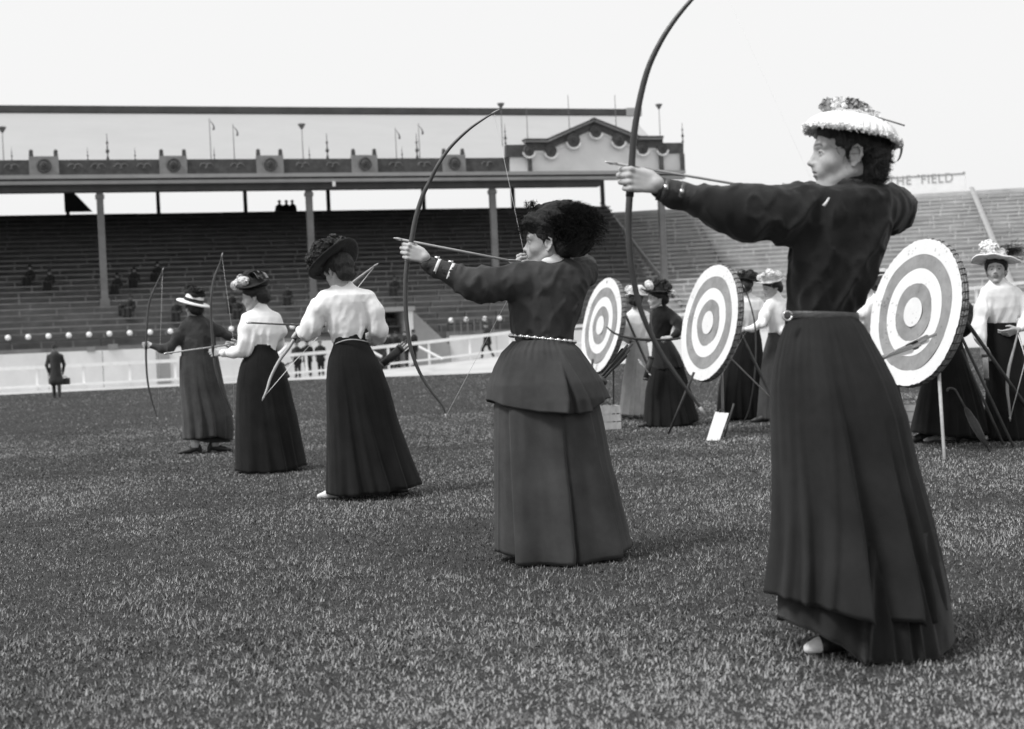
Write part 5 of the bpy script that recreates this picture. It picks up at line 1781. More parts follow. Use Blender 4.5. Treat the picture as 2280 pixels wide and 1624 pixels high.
# ------------------------------------------------------------------ archer 5: long grey coat, white brimmed hat
Z = 15.35
p = Person(462, 1010, 'farthest archer in long grey coat and white brimmed hat seen from behind', 'archers on the shooting line')
H = P(431, 687, Z)
M = frame((-.62, .78, 0))
torso = rings_px([(700, 423, 447), (708, 415, 456), (715, 408, 464), (725, 405, 470), (745, 404, 476), (775, 404, 480), (800, 401, 485)], Z, .66)
armL = arm_px([(412, 726, 15.33, .052), (396, 750, 15.28, .056), (378, 776, 15.24, .052), (360, 777, 15.24, .040), (340, 771, 15.24, .030)])
armR = arm_px([(466, 724, 15.38, .052), (488, 737, 15.40, .052), (512, 749, 15.42, .046), (530, 757, 15.42, .032)])
hL = dict(W=P(338, 770, 15.24), d=(-1, .1, .05), s=(0, 0, 1), b=(-.3, -.9, 0), pose='grip')
hR = dict(W=P(533, 758, 15.42), d=(1, -.1, -.1), s=(0, 0, 1), b=(0, -1, 0), pose='relax')
feet = [(G(434, 1011), (-1, -.1, 0)), (G(478, 1008), (.9, .3, 0))]
person_body(p, H, M, torso, armL, armR, hL, hR, h=.010, hf=.007, feet=feet, neck=P(434, 704, Z))
def col5(S):
    S.cap(P(434, 698, Z), P(435, 710, Z), .056, .066, .03)
garment(p, 'coat', torso, [armL, armR], cl_coat, h=.010, fold=.012, fs=7., extra=col5, seed=24., k=.035)
p.mb('collar', MB().lathe([(.056, .0), (.060, .022), (.063, .0)], 24, None, P(434, 697, Z)), cl_white)
skirt_loft(p, 'coat_skirt', [(792, 401, 484), (803, 400, 487), (851, 400, 497), (880, 402, 504), (905, 404, 512), (927, 405, 518), (960, 406, 521), (986, 407, 519)], Z, cl_coat, .8,
           folds=((-.5, .08, .4, .2), (-.02, .16, .4, .1), (.42, .18, .35, .08), (.78, .08, .2, .08)), hem=[(407, 979), (450, 976), (490, 970), (519, 980)], n=220, rows=36, seed=22, wav=.03)
skirt_loft(p, 'underskirt', [(880, 415, 495), (960, 412, 510), (986, 411, 514)], Z, cl_black, .7, folds=((-.3, .08, .2, .1), (.3, .08, .2, .1)), hem=[(411, 980), (440, 978), (470, 984), (514, 984)], n=140, rows=10, seed=23)
shoe(p, feet[0][0], feet[0][1], leather)
shoe(p, feet[1][0], feet[1][1], leather)
for f in feet:
    p.mb('gaiter', MB().tube([f[0] + np.array([.01, 0, .07]), f[0] + np.array([.01, 0, .24])], [.047, .052], 14), leather_w)
hair_mesh(p, H, M, [((-.025, 0, .035), (.10, .095, .078)), ((-.07, 0, -.01), (.06, .085, .07))], hair_m, .009, cut=[((.112, 0, -.035), (.078, .11, .085)), ((-.012, .112, -.012), (.022, .045, .03))])
c, T = hat_frame(H, M, (0, 0, .055), 6, 0)
T = np.array(Matrix.Rotation(math.radians(13), 3, 'Y')) @ T
ht = p.mb('hat', MB().lathe([(.001, .105), (.085, .105), (.098, .09), (.10, .02), (.17, .016), (.186, .008), (.186, -.006), (.15, -.010), (.09, -.004), (.001, 0)], 44, T, c), hat_white)
mb = MB()
mb.lathe([(.104, .020), (.108, .028), (.108, .050), (.104, .056)], 30, T, c)
mb.lathe([(.10, .085), (.112, .095), (.11, .12), (.08, .135), (.001, .135)], 30, T, c, wob=lambda t, r, z: (.012 * math.cos(5 * t), .012 * math.cos(3 * t + 1)))
p.mb('ribbon', mb, hat_black, ht)
mb = MB()
for i in range(9):
    petals(mb, c + T @ np.array([rr.uniform(-.07, .07), rr.uniform(-.07, .07), .135]), .035, 18, None, .03, rr)
p.mb('dark_flowers', mb, feather_m, ht, False)
b5 = [P(362, 602, 15.26), P(356, 617, 15.26), P(345.5, 640, 15.25), P(332.7, 673, 15.24), P(328, 713, 15.24), P(325.4, 768, 15.24), P(325.4, 804, 15.24), P(329, 851, 15.24), P(338, 891, 15.25), P(347, 920, 15.26), P(351, 932, 15.26)]
make_bow(b5, .0120, 'thin dark bow held upright by the farthest archer in the long grey coat', bow_g, b5[5], leather, [b5[0], b5[-1]], rmin=.45)

# ================================================================== TARGETS
def make_target(cx, cy, Z, label, legs, seed):
    rt = random.Random(seed)
    c = P(cx, cy, Z)
    az, tl = math.radians(70.5), math.radians(11.5)
    n = np.array([-math.sin(az) * math.cos(tl), -math.cos(az) * math.cos(tl), math.sin(tl)])
    t = unit(np.cross([0, 0, 1.], n))
    up = np.cross(n, t)
    M3 = np.stack([t, up, n], 1)
    base = np.array([c[0], c[1], 0])
    root = empty('archery_target', base, label, 'target', 'round archery targets')
    R = .61
    mb = MB()
    mb.lathe([(.001, -.075), (.50, -.075), (.585, -.070), (.600, -.060), (.606, -.040), (.604, -.018), (.596, -.003), (.001, -.003)], 96, M3, c,
             wob=lambda a, r, z: (.006 * math.sin(31 * a) * (r > .58), 0))
    boss = mb.obj('straw_boss', straw_m, root, base, True)
    # lashings over the straw coils of the edge
    mb = MB()
    for i in range(54):
        a = 2 * math.pi * (i + rt.uniform(-.2, .2)) / 54
        rd = t * math.cos(a) + up * math.sin(a)
        tg = -t * math.sin(a) + up * math.cos(a)
        mb.tube([c + rd * r_ + n * z_ + tg * s_ for r_, z_, s_ in ((.604, -.004, 0), (.614, -.014, .006), (.618, -.038, .014), (.610, -.060, .020), (.585, -.073, .024))], .005, 5)
    lz = mb.obj('lashing', rope_m, boss, base, True)
    lz['kind'] = 'stuff'
    mb = MB()
    for rr_, zz in ((.603, -.018), (.607, -.038), (.602, -.058)):
        mb.tube([c + (t * math.cos(a) + up * math.sin(a)) * rr_ + n * zz for a in np.linspace(0, 2 * math.pi, 90)], .011, 6)
    mb.obj('straw_coil', straw_m, boss, base, True)
    # canvas face: five painted rings, each a piece of its own, the stitched outer edge uneven
    rad = [R, R * .8, R * .6, R * .4, R * .2]
    ms = [canvas_w, canvas_g, canvas_w, canvas_g, canvas_c]
    nm = ['outer_white_ring', 'outer_grey_ring', 'inner_white_ring', 'inner_grey_ring', 'centre']
    for k in range(5):
        z0 = .0005 + .0022 * k
        r0 = rad[k]
        r1 = rad[k + 1] - .004 if k < 4 else .001
        NN = 120
        V = []
        ph = [rt.uniform(0, 6.3) for _ in range(4)]
        for j, q in enumerate((r0, r0 * .5 + r1 * .5, r1)):
            for i in range(NN):
                a = 2 * math.pi * i / NN
                wb = (1 + .004 * math.sin(3 * a + ph[0]) + .003 * math.sin(7 * a + ph[1]))
                if k == 0 and j == 0:
                    wb *= 1 + .006 * math.sin(54 * a) + .003 * math.sin(23 * a + ph[2])
                bl = .004 * math.sin(4 * a + ph[3]) * math.sin(9 * q) * (k < 4) + .004 * (k == 4)
                V.append(c + (t * math.cos(a) + up * math.sin(a)) * q * (wb if not (j == 2 and k == 4) else 1) + n * (z0 + bl + .004))
        F = np.array([(j * NN + i, j * NN + (i + 1) % NN, (j + 1) * NN + (i + 1) % NN, (j + 1) * NN + i) for j in (0, 1) for i in range(NN)])
        link(bpy.data.objects.new(nm[k], mesh_np(nm[k], np.array(V) - base, F, ms[k])), root)
    if seed == 1:
        MB().ball(c + up * .56 + n * .006, (.006, .02, .004), 8, 5, M3).obj('hanging_slot', orn_d, root, base, True)
    for a, b, r, m in legs(c, n, t, up):
        MB().tube([a, .5 * (a + b), b], [r, r * .95, r * .85], 8).obj('leg', m, root, base, True)
    return c, n, t, up

pole_l = mat('pole_pale', .34, .7, .25, 12, .2, 60, 0, .2, (1, 1, .2))
make_target(1338.6, 725, 17.9, 'leftmost round target beside the archer in the peplum coat, small slot at its top',
            lambda c, n, t, up: [(P(1366, 800, 17.9), G(1366, 936), .011, wood_d), (P(1392, 700, 18.0), G(1497, 938), .016, wood_d), (P(1320, 800, 17.8), G(1300, 942), .016, wood_d)], 1)
make_target(1578.7, 719, 14.65, 'middle round target standing just left of the nearest archer',
            lambda c, n, t, up: [(P(1545, 830, 14.62), G(1488, 967), .014, wood_d), (P(1606, 800, 14.70), G(1611, 962), .016, pole_l), (P(1645, 735, 14.75), G(1760, 968), .017, wood_d), (P(1624, 795, 14.72), P(1730, 900, 14.9), .008, pole_l)], 2)
make_target(2036, 696, 11.55, 'rightmost and largest round target behind the skirt of the nearest archer',
            lambda c, n, t, up: [(P(2086, 760, 11.55), G(2103, 1025), .015, pole_l), (P(2136, 740, 11.62), G(2257, 996), .013, wood_d), (P(2142, 703, 11.66), G(2335, 976), .016, wood_d), (P(2140, 780, 11.7), G(2235, 992), .012, wood_d)], 3)

# ================================================================== LADIES BEHIND THE LINE
def lady(label, base, Z, Hp, F, torso, armL, armR, top, tname, prof, hem, sm, handL=None, handR=None, ratio=.66, h=.009, seed=1, neck=None, hairm=hair_m, fold=.0045, feet=None, coll=None, group='women waiting among the targets', folds=None):
    base = np.array([base[0] * Z / base[1], Z, 0.])
    p = Person(0, 0, label, group, base=base)
    H = P(Hp[0], Hp[1], Z)
    M = frame(F)
    tr_ = rings_px(torso, Z, ratio)
    aL, aR = arm_px(armL), arm_px(armR)
    person_body(p, H, M, tr_, aL, aR, handL, handR, h=h, feet=feet, neck=neck, hf=.0048 if h < .008 else .0075)
    def cl(S):
        a = np.array([tr_[0][1], tr_[0][2], tr_[0][0]])
        S.cap(a + [0, 0, .045], a - [0, 0, .02], .054, .062, .03)
    garment(p, tname, tr_, [aL, aR], top, h=h * 1.2, fold=fold, fs=8., seed=seed * 3.7, k=.055, extra=cl, gather=.024 if top is cl_white else 0.)
    rq = random.Random(seed)
    fl = folds or [(x + rq.uniform(-.06, .06), rq.uniform(.05, .10), rq.uniform(.15, .3), .06) for x in (-.75, -.45, -.12, .2, .5, .8)]
    skirt_loft(p, 'skirt', prof, Z, sm, .85, folds=fl, hem=hem, n=180, rows=30, seed=seed, wav=.014)
    band_px(p, 'waistband', ((prof[0][1], prof[0][0] + 4), (prof[0][2], prof[0][0] + 4)), Z, 9, cl_black, .72, 1.05)
    hair_mesh(p, H, M, [((-.025, 0, .045), (.105, .098, .08)), ((-.075, 0, .0), (.065, .09, .075)), ((.045, 0, .078), (.048, .08, .036))], hairm, h,
              cut=[((.112, 0, -.035), (.078, .11, .085)), ((.055, .085, -.012), (.050, .05, .045)), ((.055, -.085, -.012), (.050, .05, .045)), ((-.012, .112, -.012), (.022, .045, .03)), ((-.012, -.112, -.012), (.022, .045, .03))])
    return p, H, M

def simple_hat(p, H, M, off, rb, rc, hc, m, pitch=0, roll=0, wobz=.0, band=None, kids=()):
    c, T = hat_frame(H, M, off, pitch, roll)
    ht = p.mb('hat', MB().lathe([(.001, hc), (rc * .8, hc), (rc * .98, hc * .85), (rc, .02), (rc * 1.06, .008), (rb * .85, .008), (rb, .012), (rb, .0), (rb * .85, -.006), (rc, -.004), (.001, -.004)], 40, T, c, wob=lambda t, r, z: (.006 * math.cos(7 * t) * (r > rc * 1.1), wobz * (r > rc * 1.2) * math.cos(2 * t + .7) + .004 * math.cos(9 * t))), m)
    if band:
        p.mb('ribbon', MB().lathe([(rc * 1.02, .012), (rc * 1.06, .016), (rc * 1.06, hc * .55), (rc * 1.0, hc * .6)], 30, T, c), band, ht)
    return c, T, ht

def bunch(p, c, T, ht, name, m, spots, r, n, size):
    mb = MB()
    for s in spots:
        petals(mb, c + T @ np.array(s), r, n, None, size, rr)
    return p.mb(name, mb, m, ht, False)

# B1: white hat and pale skirt, back to us
Z = 18.4
p, H, M = lady('woman in white hat and pale skirt, back turned, beside the leftmost target', G(1415, 931), Z, (1417, 671), (.25, .95, -.05),
   [(688, 1407, 1429), (695, 1400, 1438), (703, 1395, 1444), (720, 1394, 1446), (742, 1399, 1444), (760, 1403, 1440)],
   [(1400, 705, 18.4, .046), (1392, 728, 18.38, .052), (1391, 748, 18.4, .046), (1400, 762, 18.5, .03)], [(1441, 705, 18.4, .046), (1449, 728, 18.38, .052), (1449, 748, 18.4, .046), (1440, 760, 18.5, .03)],
   cl_white, 'blouse', [(760, 1403, 1440), (790, 1395, 1446), (850, 1386, 1448), (926, 1377, 1450)], [(1377, 924), (1415, 927), (1450, 925)], cl_pale, seed=31)
c, T, ht = simple_hat(p, H, M, (0, 0, .075), .155, .10, .13, hat_white, 2, 0, .01)
bunch(p, c, T, ht, 'white_flowers', ribbon_w, [(.08, .06, .08), (.09, -.05, .07), (-.09, .03, .07), (-.05, -.09, .06), (.02, .1, .09)], .035, 24, .03)

# B2: dark jacket, dark hat, profile to the left
Z = 16.4
p, H, M = lady('woman in fitted dark jacket and skirt, hand on hip, facing left between two targets', G(1490, 950), Z, (1463.5, 667), (-.97, -.15, -.04),
   [(684, 1460, 1486), (690, 1454, 1494), (698, 1451, 1500), (712, 1449, 1502), (730, 1451, 1496), (748, 1454, 1490), (757, 1455, 1488)],
   [(1492, 700, 16.34, .052), (1508, 716, 16.28, .054), (1517, 729, 16.24, .048), (1506, 744, 16.18, .036), (1494, 752, 16.16, .028)], [(1456, 703, 16.48, .048), (1453, 732, 16.54, .046), (1468, 752, 16.5, .032), (1478, 757, 16.42, .028)],
   cl_black, 'jacket', [(755, 1455, 1489), (790, 1452, 1510), (814, 1450, 1521), (867, 1437, 1537), (934, 1432, 1556), (952, 1430, 1559)], [(1431, 949), (1490, 951), (1530, 944), (1558, 935)], cl_skirt,
   handL=dict(W=P(1492, 753, 16.15), d=(-1, 0, -.15), s=(0, .4, 1), b=(0, -1, 0), pose='fist'), seed=33, fold=.009)
skirt_loft(p, 'peplum', [(753, 1454, 1490), (770, 1452, 1502), (795, 1450, 1516), (827, 1449, 1527)], Z, cl_black, .9, folds=((-.3, .06, .2, .06), (.2, .08, .2, .06), (.6, .08, .2, .06)), hem=[(1449, 826), (1490, 823), (1527, 815)], n=140, rows=14, seed=3)
p.mb('collar', MB().lathe([(.050, .0), (.056, .024), (.060, .0)], 24, frame((-1, 0, .2)), P(1472, 684, Z)), cl_white)
c, T, ht = simple_hat(p, H, M, (-.01, 0, .085), .185, .10, .10, hat_black, 9, 0, .015)
bunch(p, c, T, ht, 'white_rosette', ribbon_w, [(.11, .06, .05), (.12, .03, .08)], .03, 30, .03)
bunch(p, c, T, ht, 'white_tuft', ribbon_w, [(-.165, .05, -.012), (-.15, .08, -.005)], .03, 30, .03)
bunch(p, c, T, ht, 'dark_flowers', petal_d, [(-.04, .05, .10), (-.08, 0, .09), (0, -.03, .10), (.03, .05, .1), (-.1, .06, .06)], .04, 24, .03)
shoe(p, G(1455, 951), (-1, -.1), leather)
make_bow([P(1351.5, 728.6, 16.0), P(1366, 741, 16.0), P(1389, 750, 16.02), P(1417, 755, 16.04), P(1446, 757, 16.06), P(1484, 757, 16.08), P(1517, 753, 16.1), P(1550, 742, 16.1)], .016, 'dark bow held level in front of the leftmost target', bow_d, P(1486, 757, 16.08), leather, None, 'bows of the waiting women', .45)
make_quiver(P(1437, 846, 16.12), P(1450, 795, 16.14), .03, .036, 'belt quiver hanging at the side of the woman in the fitted dark jacket')
make_arrow(P(1447, 835, 16.1), P(1421, 800, 16.08), 'white ended arrow slanting from the quiver of the woman in the fitted jacket', shaft_m, .008, True, fletch_w)

# B3: dark hat, white blouse, behind the middle target
Z = 17.0
p, H, M = lady('woman in white blouse and dark flat hat half hidden by the middle target', G(1660, 938), Z, (1661, 641), (.45, .88, -.15),
   [(657, 1650, 1674), (664, 1642, 1688), (673, 1637, 1696), (692, 1637, 1700), (712, 1641, 1696), (732, 1645, 1690)],
   [(1644, 674, 17, .048), (1638, 700, 16.96, .052), (1640, 722, 17, .045), (1650, 735, 17.1, .03)], [(1690, 676, 17, .05), (1704, 698, 16.98, .054), (1708, 716, 17.02, .046), (1696, 727, 17.14, .03)],
   cl_white, 'blouse', [(732, 1644, 1690), (760, 1628, 1696), (800, 1612, 1700), (860, 1600, 1704), (934, 1594, 1708)], [(1594, 930), (1650, 934), (1708, 932)], cl_skirt, seed=35)
c, T, ht = simple_hat(p, H, M, (0, 0, .085), .165, .10, .085, hat_black, 4, 0, .02)
bunch(p, c, T, ht, 'dark_flowers', petal_d, [(.06, .05, .08), (.0, -.05, .08), (-.07, .03, .08), (.03, -.09, .05), (-.05, -.08, .05)], .04, 26, .03)
make_bow([P(1657, 640, 15.5), P(1669, 672, 15.5), P(1680, 718, 15.48), P(1683, 765, 15.45), P(1682, 814, 15.42), P(1677, 862, 15.4), P(1667, 915, 15.4), P(1650, 950, 15.4)], .010, 'slender dark bow standing upright on the grass right of the middle target', bow_d, None, None, None, 'bows of the waiting women', .5)
# B4: pale straw hat, face to the left
Z = 16.4
p, H, M = lady('woman in white blouse and pale straw hat facing left, partly hidden by the nearest archer', G(1728, 945), Z, (1718, 644), (-.93, -.3, -.2),
   [(661, 1714, 1740), (668, 1708, 1750), (677, 1704, 1756), (695, 1702, 1760), (720, 1706, 1758), (742, 1712, 1750)],
   [(1712, 680, 16.34, .05), (1702, 702, 16.26, .054), (1696, 722, 16.2, .046), (1676, 732, 16.2, .032), (1660, 734, 16.22, .027)], [(1750, 680, 16.44, .05), (1760, 705, 16.4, .05), (1755, 730, 16.4, .04), (1740, 740, 16.3, .03)],
   cl_white, 'blouse', [(742, 1711, 1750), (780, 1700, 1764), (840, 1692, 1776), (936, 1684, 1795)], [(1684, 934), (1740, 938), (1795, 934)], cl_serge,
   handL=dict(W=P(1657, 734, 16.22), d=(-1, 0, -.05), s=(0, .2, 1), b=(0, -1, 0), pose='hold'), seed=37)
c, T, ht = simple_hat(p, H, M, (-.005, 0, .085), .165, .105, .11, hat_straw, 3, 0, .012)
bunch(p, c, T, ht, 'flowers', petal_l, [(.09, .05, .08), (.03, .1, .08), (-.06, .09, .07), (-.1, .03, .07), (.08, -.06, .07), (0, .02, .11)], .03, 26, .028)
shoe(p, G(1706, 940), (-1, -.1), leather)
# B5: pale hat behind the nearest archer's back
Z = 13.8
p, H, M = lady('woman in pale domed hat between the nearest archer and the largest target', G(1955, 963), Z, (1962, 642), (.45, .8, -.5),
   [(657, 1946, 1974), (665, 1934, 1984), (675, 1922, 1988), (695, 1914, 1986), (720, 1912, 1978), (745, 1917, 1970)],
   [(1930, 680, 13.76, .05), (1918, 700, 13.7, .056), (1914, 722, 13.74, .05), (1930, 738, 13.9, .034)], [(1980, 685, 13.84, .05), (1996, 710, 13.9, .05), (1998, 735, 13.98, .04), (1990, 750, 14.0, .03)],
   cl_white, 'blouse', [(745, 1916, 1971), (800, 1900, 1990), (880, 1893, 2005), (960, 1888, 2020)], [(1888, 957), (1955, 960), (2020, 957)], cl_skirt, seed=39)
c, T, ht = simple_hat(p, H, M, (0, 0, .06), .15, .10, .12, cl_pale, 2, 0, .01, band=hat_black)
# B6: black jacket and skirt behind the largest target
Z = 12.3
p, H, M = lady('woman in black jacket and long black skirt standing behind the largest target', G(2110, 984), Z, (2098, 612), (-.2, .95, -.1),
   [(632, 2084, 2116), (641, 2074, 2130), (652, 2069, 2138), (675, 2067, 2142), (705, 2074, 2140), (730, 2083, 2136), (747, 2086, 2134)],
   [(2076, 655, 12.3, .05), (2066, 690, 12.3, .052), (2068, 720, 12.36, .045), (2082, 740, 12.46, .03)], [(2132, 660, 12.28, .052), (2150, 690, 12.24, .056), (2158, 718, 12.22, .052), (2148, 736, 12.26, .038), (2135, 742, 12.3, .03)],
   cl_black, 'jacket', [(745, 2085, 2137), (770, 2072, 2143), (800, 2064, 2152), (880, 2047, 2180), (966, 2029, 2205)], [(2029, 963), (2090, 969), (2150, 967), (2205, 960)], cl_skirt, seed=41, fold=.009)
simple_hat(p, H, M, (0, 0, .085), .15, .10, .09, hat_black, 4, 0, .01)
shoe(p, G(2062, 985), (-1, -.2), leather)
shoe(p, G(2150, 983), (.9, -.2), leather)
# B7: smiling woman at the right edge
Z = 12.2
p, H, M = lady('smiling woman in white blouse and wide white hat with black plumes at the right edge', G(2240, 980), Z, (2218, 604), (-.38, -.92, .03),
   [(624, 2205, 2235), (633, 2196, 2250), (642, 2190, 2259), (660, 2187, 2265), (685, 2187, 2268), (706, 2193, 2264), (724, 2199, 2259)],
   [(2262, 655, 12.22, .05), (2282, 680, 12.2, .054), (2296, 704, 12.16, .050), (2282, 724, 12.1, .036), (2268, 734, 12.06, .028)], [(2195, 655, 12.18, .05), (2184, 690, 12.14, .056), (2178, 730, 12.1, .054), (2182, 752, 12.06, .042), (2189, 770, 12.04, .028)],
   cl_white, 'blouse', [(720, 2199, 2260), (760, 2196, 2272), (820, 2196, 2285), (900, 2195, 2302), (980, 2190, 2322)], [(2190, 975), (2250, 979), (2322, 975)], cl_skirt,
   handR=dict(W=P(2190, 773, 12.03), d=(.15, -.1, -1), s=(.9, -.3, .1), b=(-.4, -.9, 0), pose='hold'), handL=dict(W=P(2266, 735, 12.05), d=(-1, .1, -.3), s=(0, -.5, 1), b=(.2, -.9, .2), pose='relax'), h=.0075, seed=43)
c, T, ht = simple_hat(p, H, M, (-.015, 0, .090), .205, .105, .10, hat_white, 8, -4, .012)
bunch(p, c, T, ht, 'white_bow', ribbon_w, [(.07, -.05, .10), (.05, -.09, .11), (.09, -.02, .08), (.02, -.06, .13)], .035, 30, .035)
mb = MB()
for i in range(44):
    st = P(2236 + rr.uniform(-12, 14), 562 + rr.uniform(-8, 10), Z + rr.uniform(-.08, .08))
    plume(mb, st, np.array([1, rr.uniform(-.3, .3), rr.uniform(-.1, .9)]), rr.uniform(.08, .19), np.array([.03, 0, -.03]), 80, .026, rr)
p.mb('plumes', mb, feather_m, ht, False)
make_bow([P(2266, 742, 12.0), P(2258, 775, 11.98), P(2250, 805, 11.96), P(2244, 835, 11.95), P(2243, 870, 11.95), P(2247, 905, 11.96), P(2249, 932, 11.98)], .014, 'pale bow hanging before the dark skirt of the smiling woman', bow_l, None, None, [P(2266, 742, 12.0), P(2284, 800, 11.95), P(2249, 932, 11.98)], 'bows of the waiting women', .5, srad=.004)
make_quiver(P(2197, 846, 12.0), P(2193, 790, 12.0), .02, .026, 'pale tasselled pouch hanging from the hand of the smiling woman', cl_pale)

# ================================================================== SMALL THINGS ON THE GRASS
# slatted crate under the leftmost target
cb = G(1345, 958)
ct = empty('crate', cb, 'pale slatted wooden crate on the grass beneath the leftmost target', 'crate')
CM = frame((.995, .10, 0))
def cpt(x, y, z):
    return cb + CM @ np.array([x, y, z])
for k, (z0, z1) in enumerate(((.004, .085), (.098, .175), (.188, .272))):
    for y in (-.01, .30):
        MB().box(cpt(0, y, .5 * (z0 + z1)), (.20, .008, .5 * (z1 - z0)), CM).obj('slat', wood_p, ct, cb)
    for x in (-.195, .195):
        MB().box(cpt(x, .145, .5 * (z0 + z1)), (.008, .146, .5 * (z1 - z0) - .002), CM).obj('slat', wood_p, ct, cb)
for x in (-.17, .17):
    for y in (.008, .282):
        MB().box(cpt(x, y, .136), (.016, .0098, .13), CM).obj('corner_post', wood_d, ct, cb)
MB().tube([cpt(.06 + .05 * math.cos(t), .14, .275 + .035 * math.sin(t)) for t in np.linspace(0, math.pi, 10)], .008, 6).obj('rope_handle', rope_m, ct, cb, True)
# second crate by the largest target
cb2 = G(2022, 962)
ct2 = empty('crate', cb2, 'low pale crate standing behind the largest target, half hidden by the nearest skirt', 'crate')
for k, (z0, z1) in enumerate(((.004, .09), (.10, .19), (.20, .26))):
    for y in (0, .25):
        MB().box(cb2 + np.array([0, y, .5 * (z0 + z1)]), (.18, .009, .5 * (z1 - z0))).obj('slat', wood_p, ct2, cb2)
    for x in (-.175, .175):
        MB().box(cb2 + np.array([x, .125, .5 * (z0 + z1)]), (.008, .11, .5 * (z1 - z0))).obj('slat', wood_p, ct2, cb2)
# white card leaning on a stick
a, b_, c_, d_ = P(1573.4, 981, 13.72), P(1601.4, 982.5, 13.72), P(1622.8, 921, 13.9), P(1593, 918.4, 13.9)
cbase = .5 * (a + b_)
cbase[2] = 0
cd = empty('score_card', cbase, 'blank white card leaning on a stick in the grass in front of the middle target', 'card')
nn = np.array([0, .012, .004])
MB().hexa([a, a + nn, d_, d_ + nn, b_, b_ + nn, c_, c_ + nn]).obj('card', canvas_w, cd, cbase)
MB().tube([P(1634, 899, 14.0), G(1612, 975)], .010, 6).obj('stick', wood_d, cd, cbase, True)
MB().tube([.5 * (c_ + d_) + np.array([.025 * math.cos(t), 0, .01 + .03 * math.sin(t)]) for t in np.linspace(-.3, math.pi + .3, 12)], .004, 6).obj('wire_loop', wood_d, cd, cbase, True)
# closed umbrella stuck by the largest target
tip = G(2204, 1007)
top_ = P(2146, 902, 11.3)
um = empty('umbrella', tip, 'closed black umbrella planted in the grass right of the largest target', 'umbrella')
dv = top_ - tip
MB().tube([tip + dv * t for t in (.0, .12, .13, .35, .6, .85, .95)], [.004, .006, .012, .03, .036, .024, .010], 12).obj('furled_cloth', hat_black, um, tip, True)
MB().tube([tip + dv * t for t in (.95, 1.15, 1.3)], .008, 8).obj('shaft', wood_d, um, tip, True)
hpnt = tip + dv * 1.3
MB().tube([hpnt + unit(dv) * .03 * math.sin(t) + np.array([.035 * (1 - math.cos(t)) * -1, 0, 0]) for t in np.linspace(0, 3.1, 12)], .010, 8).obj('handle', wood_d, um, tip, True)

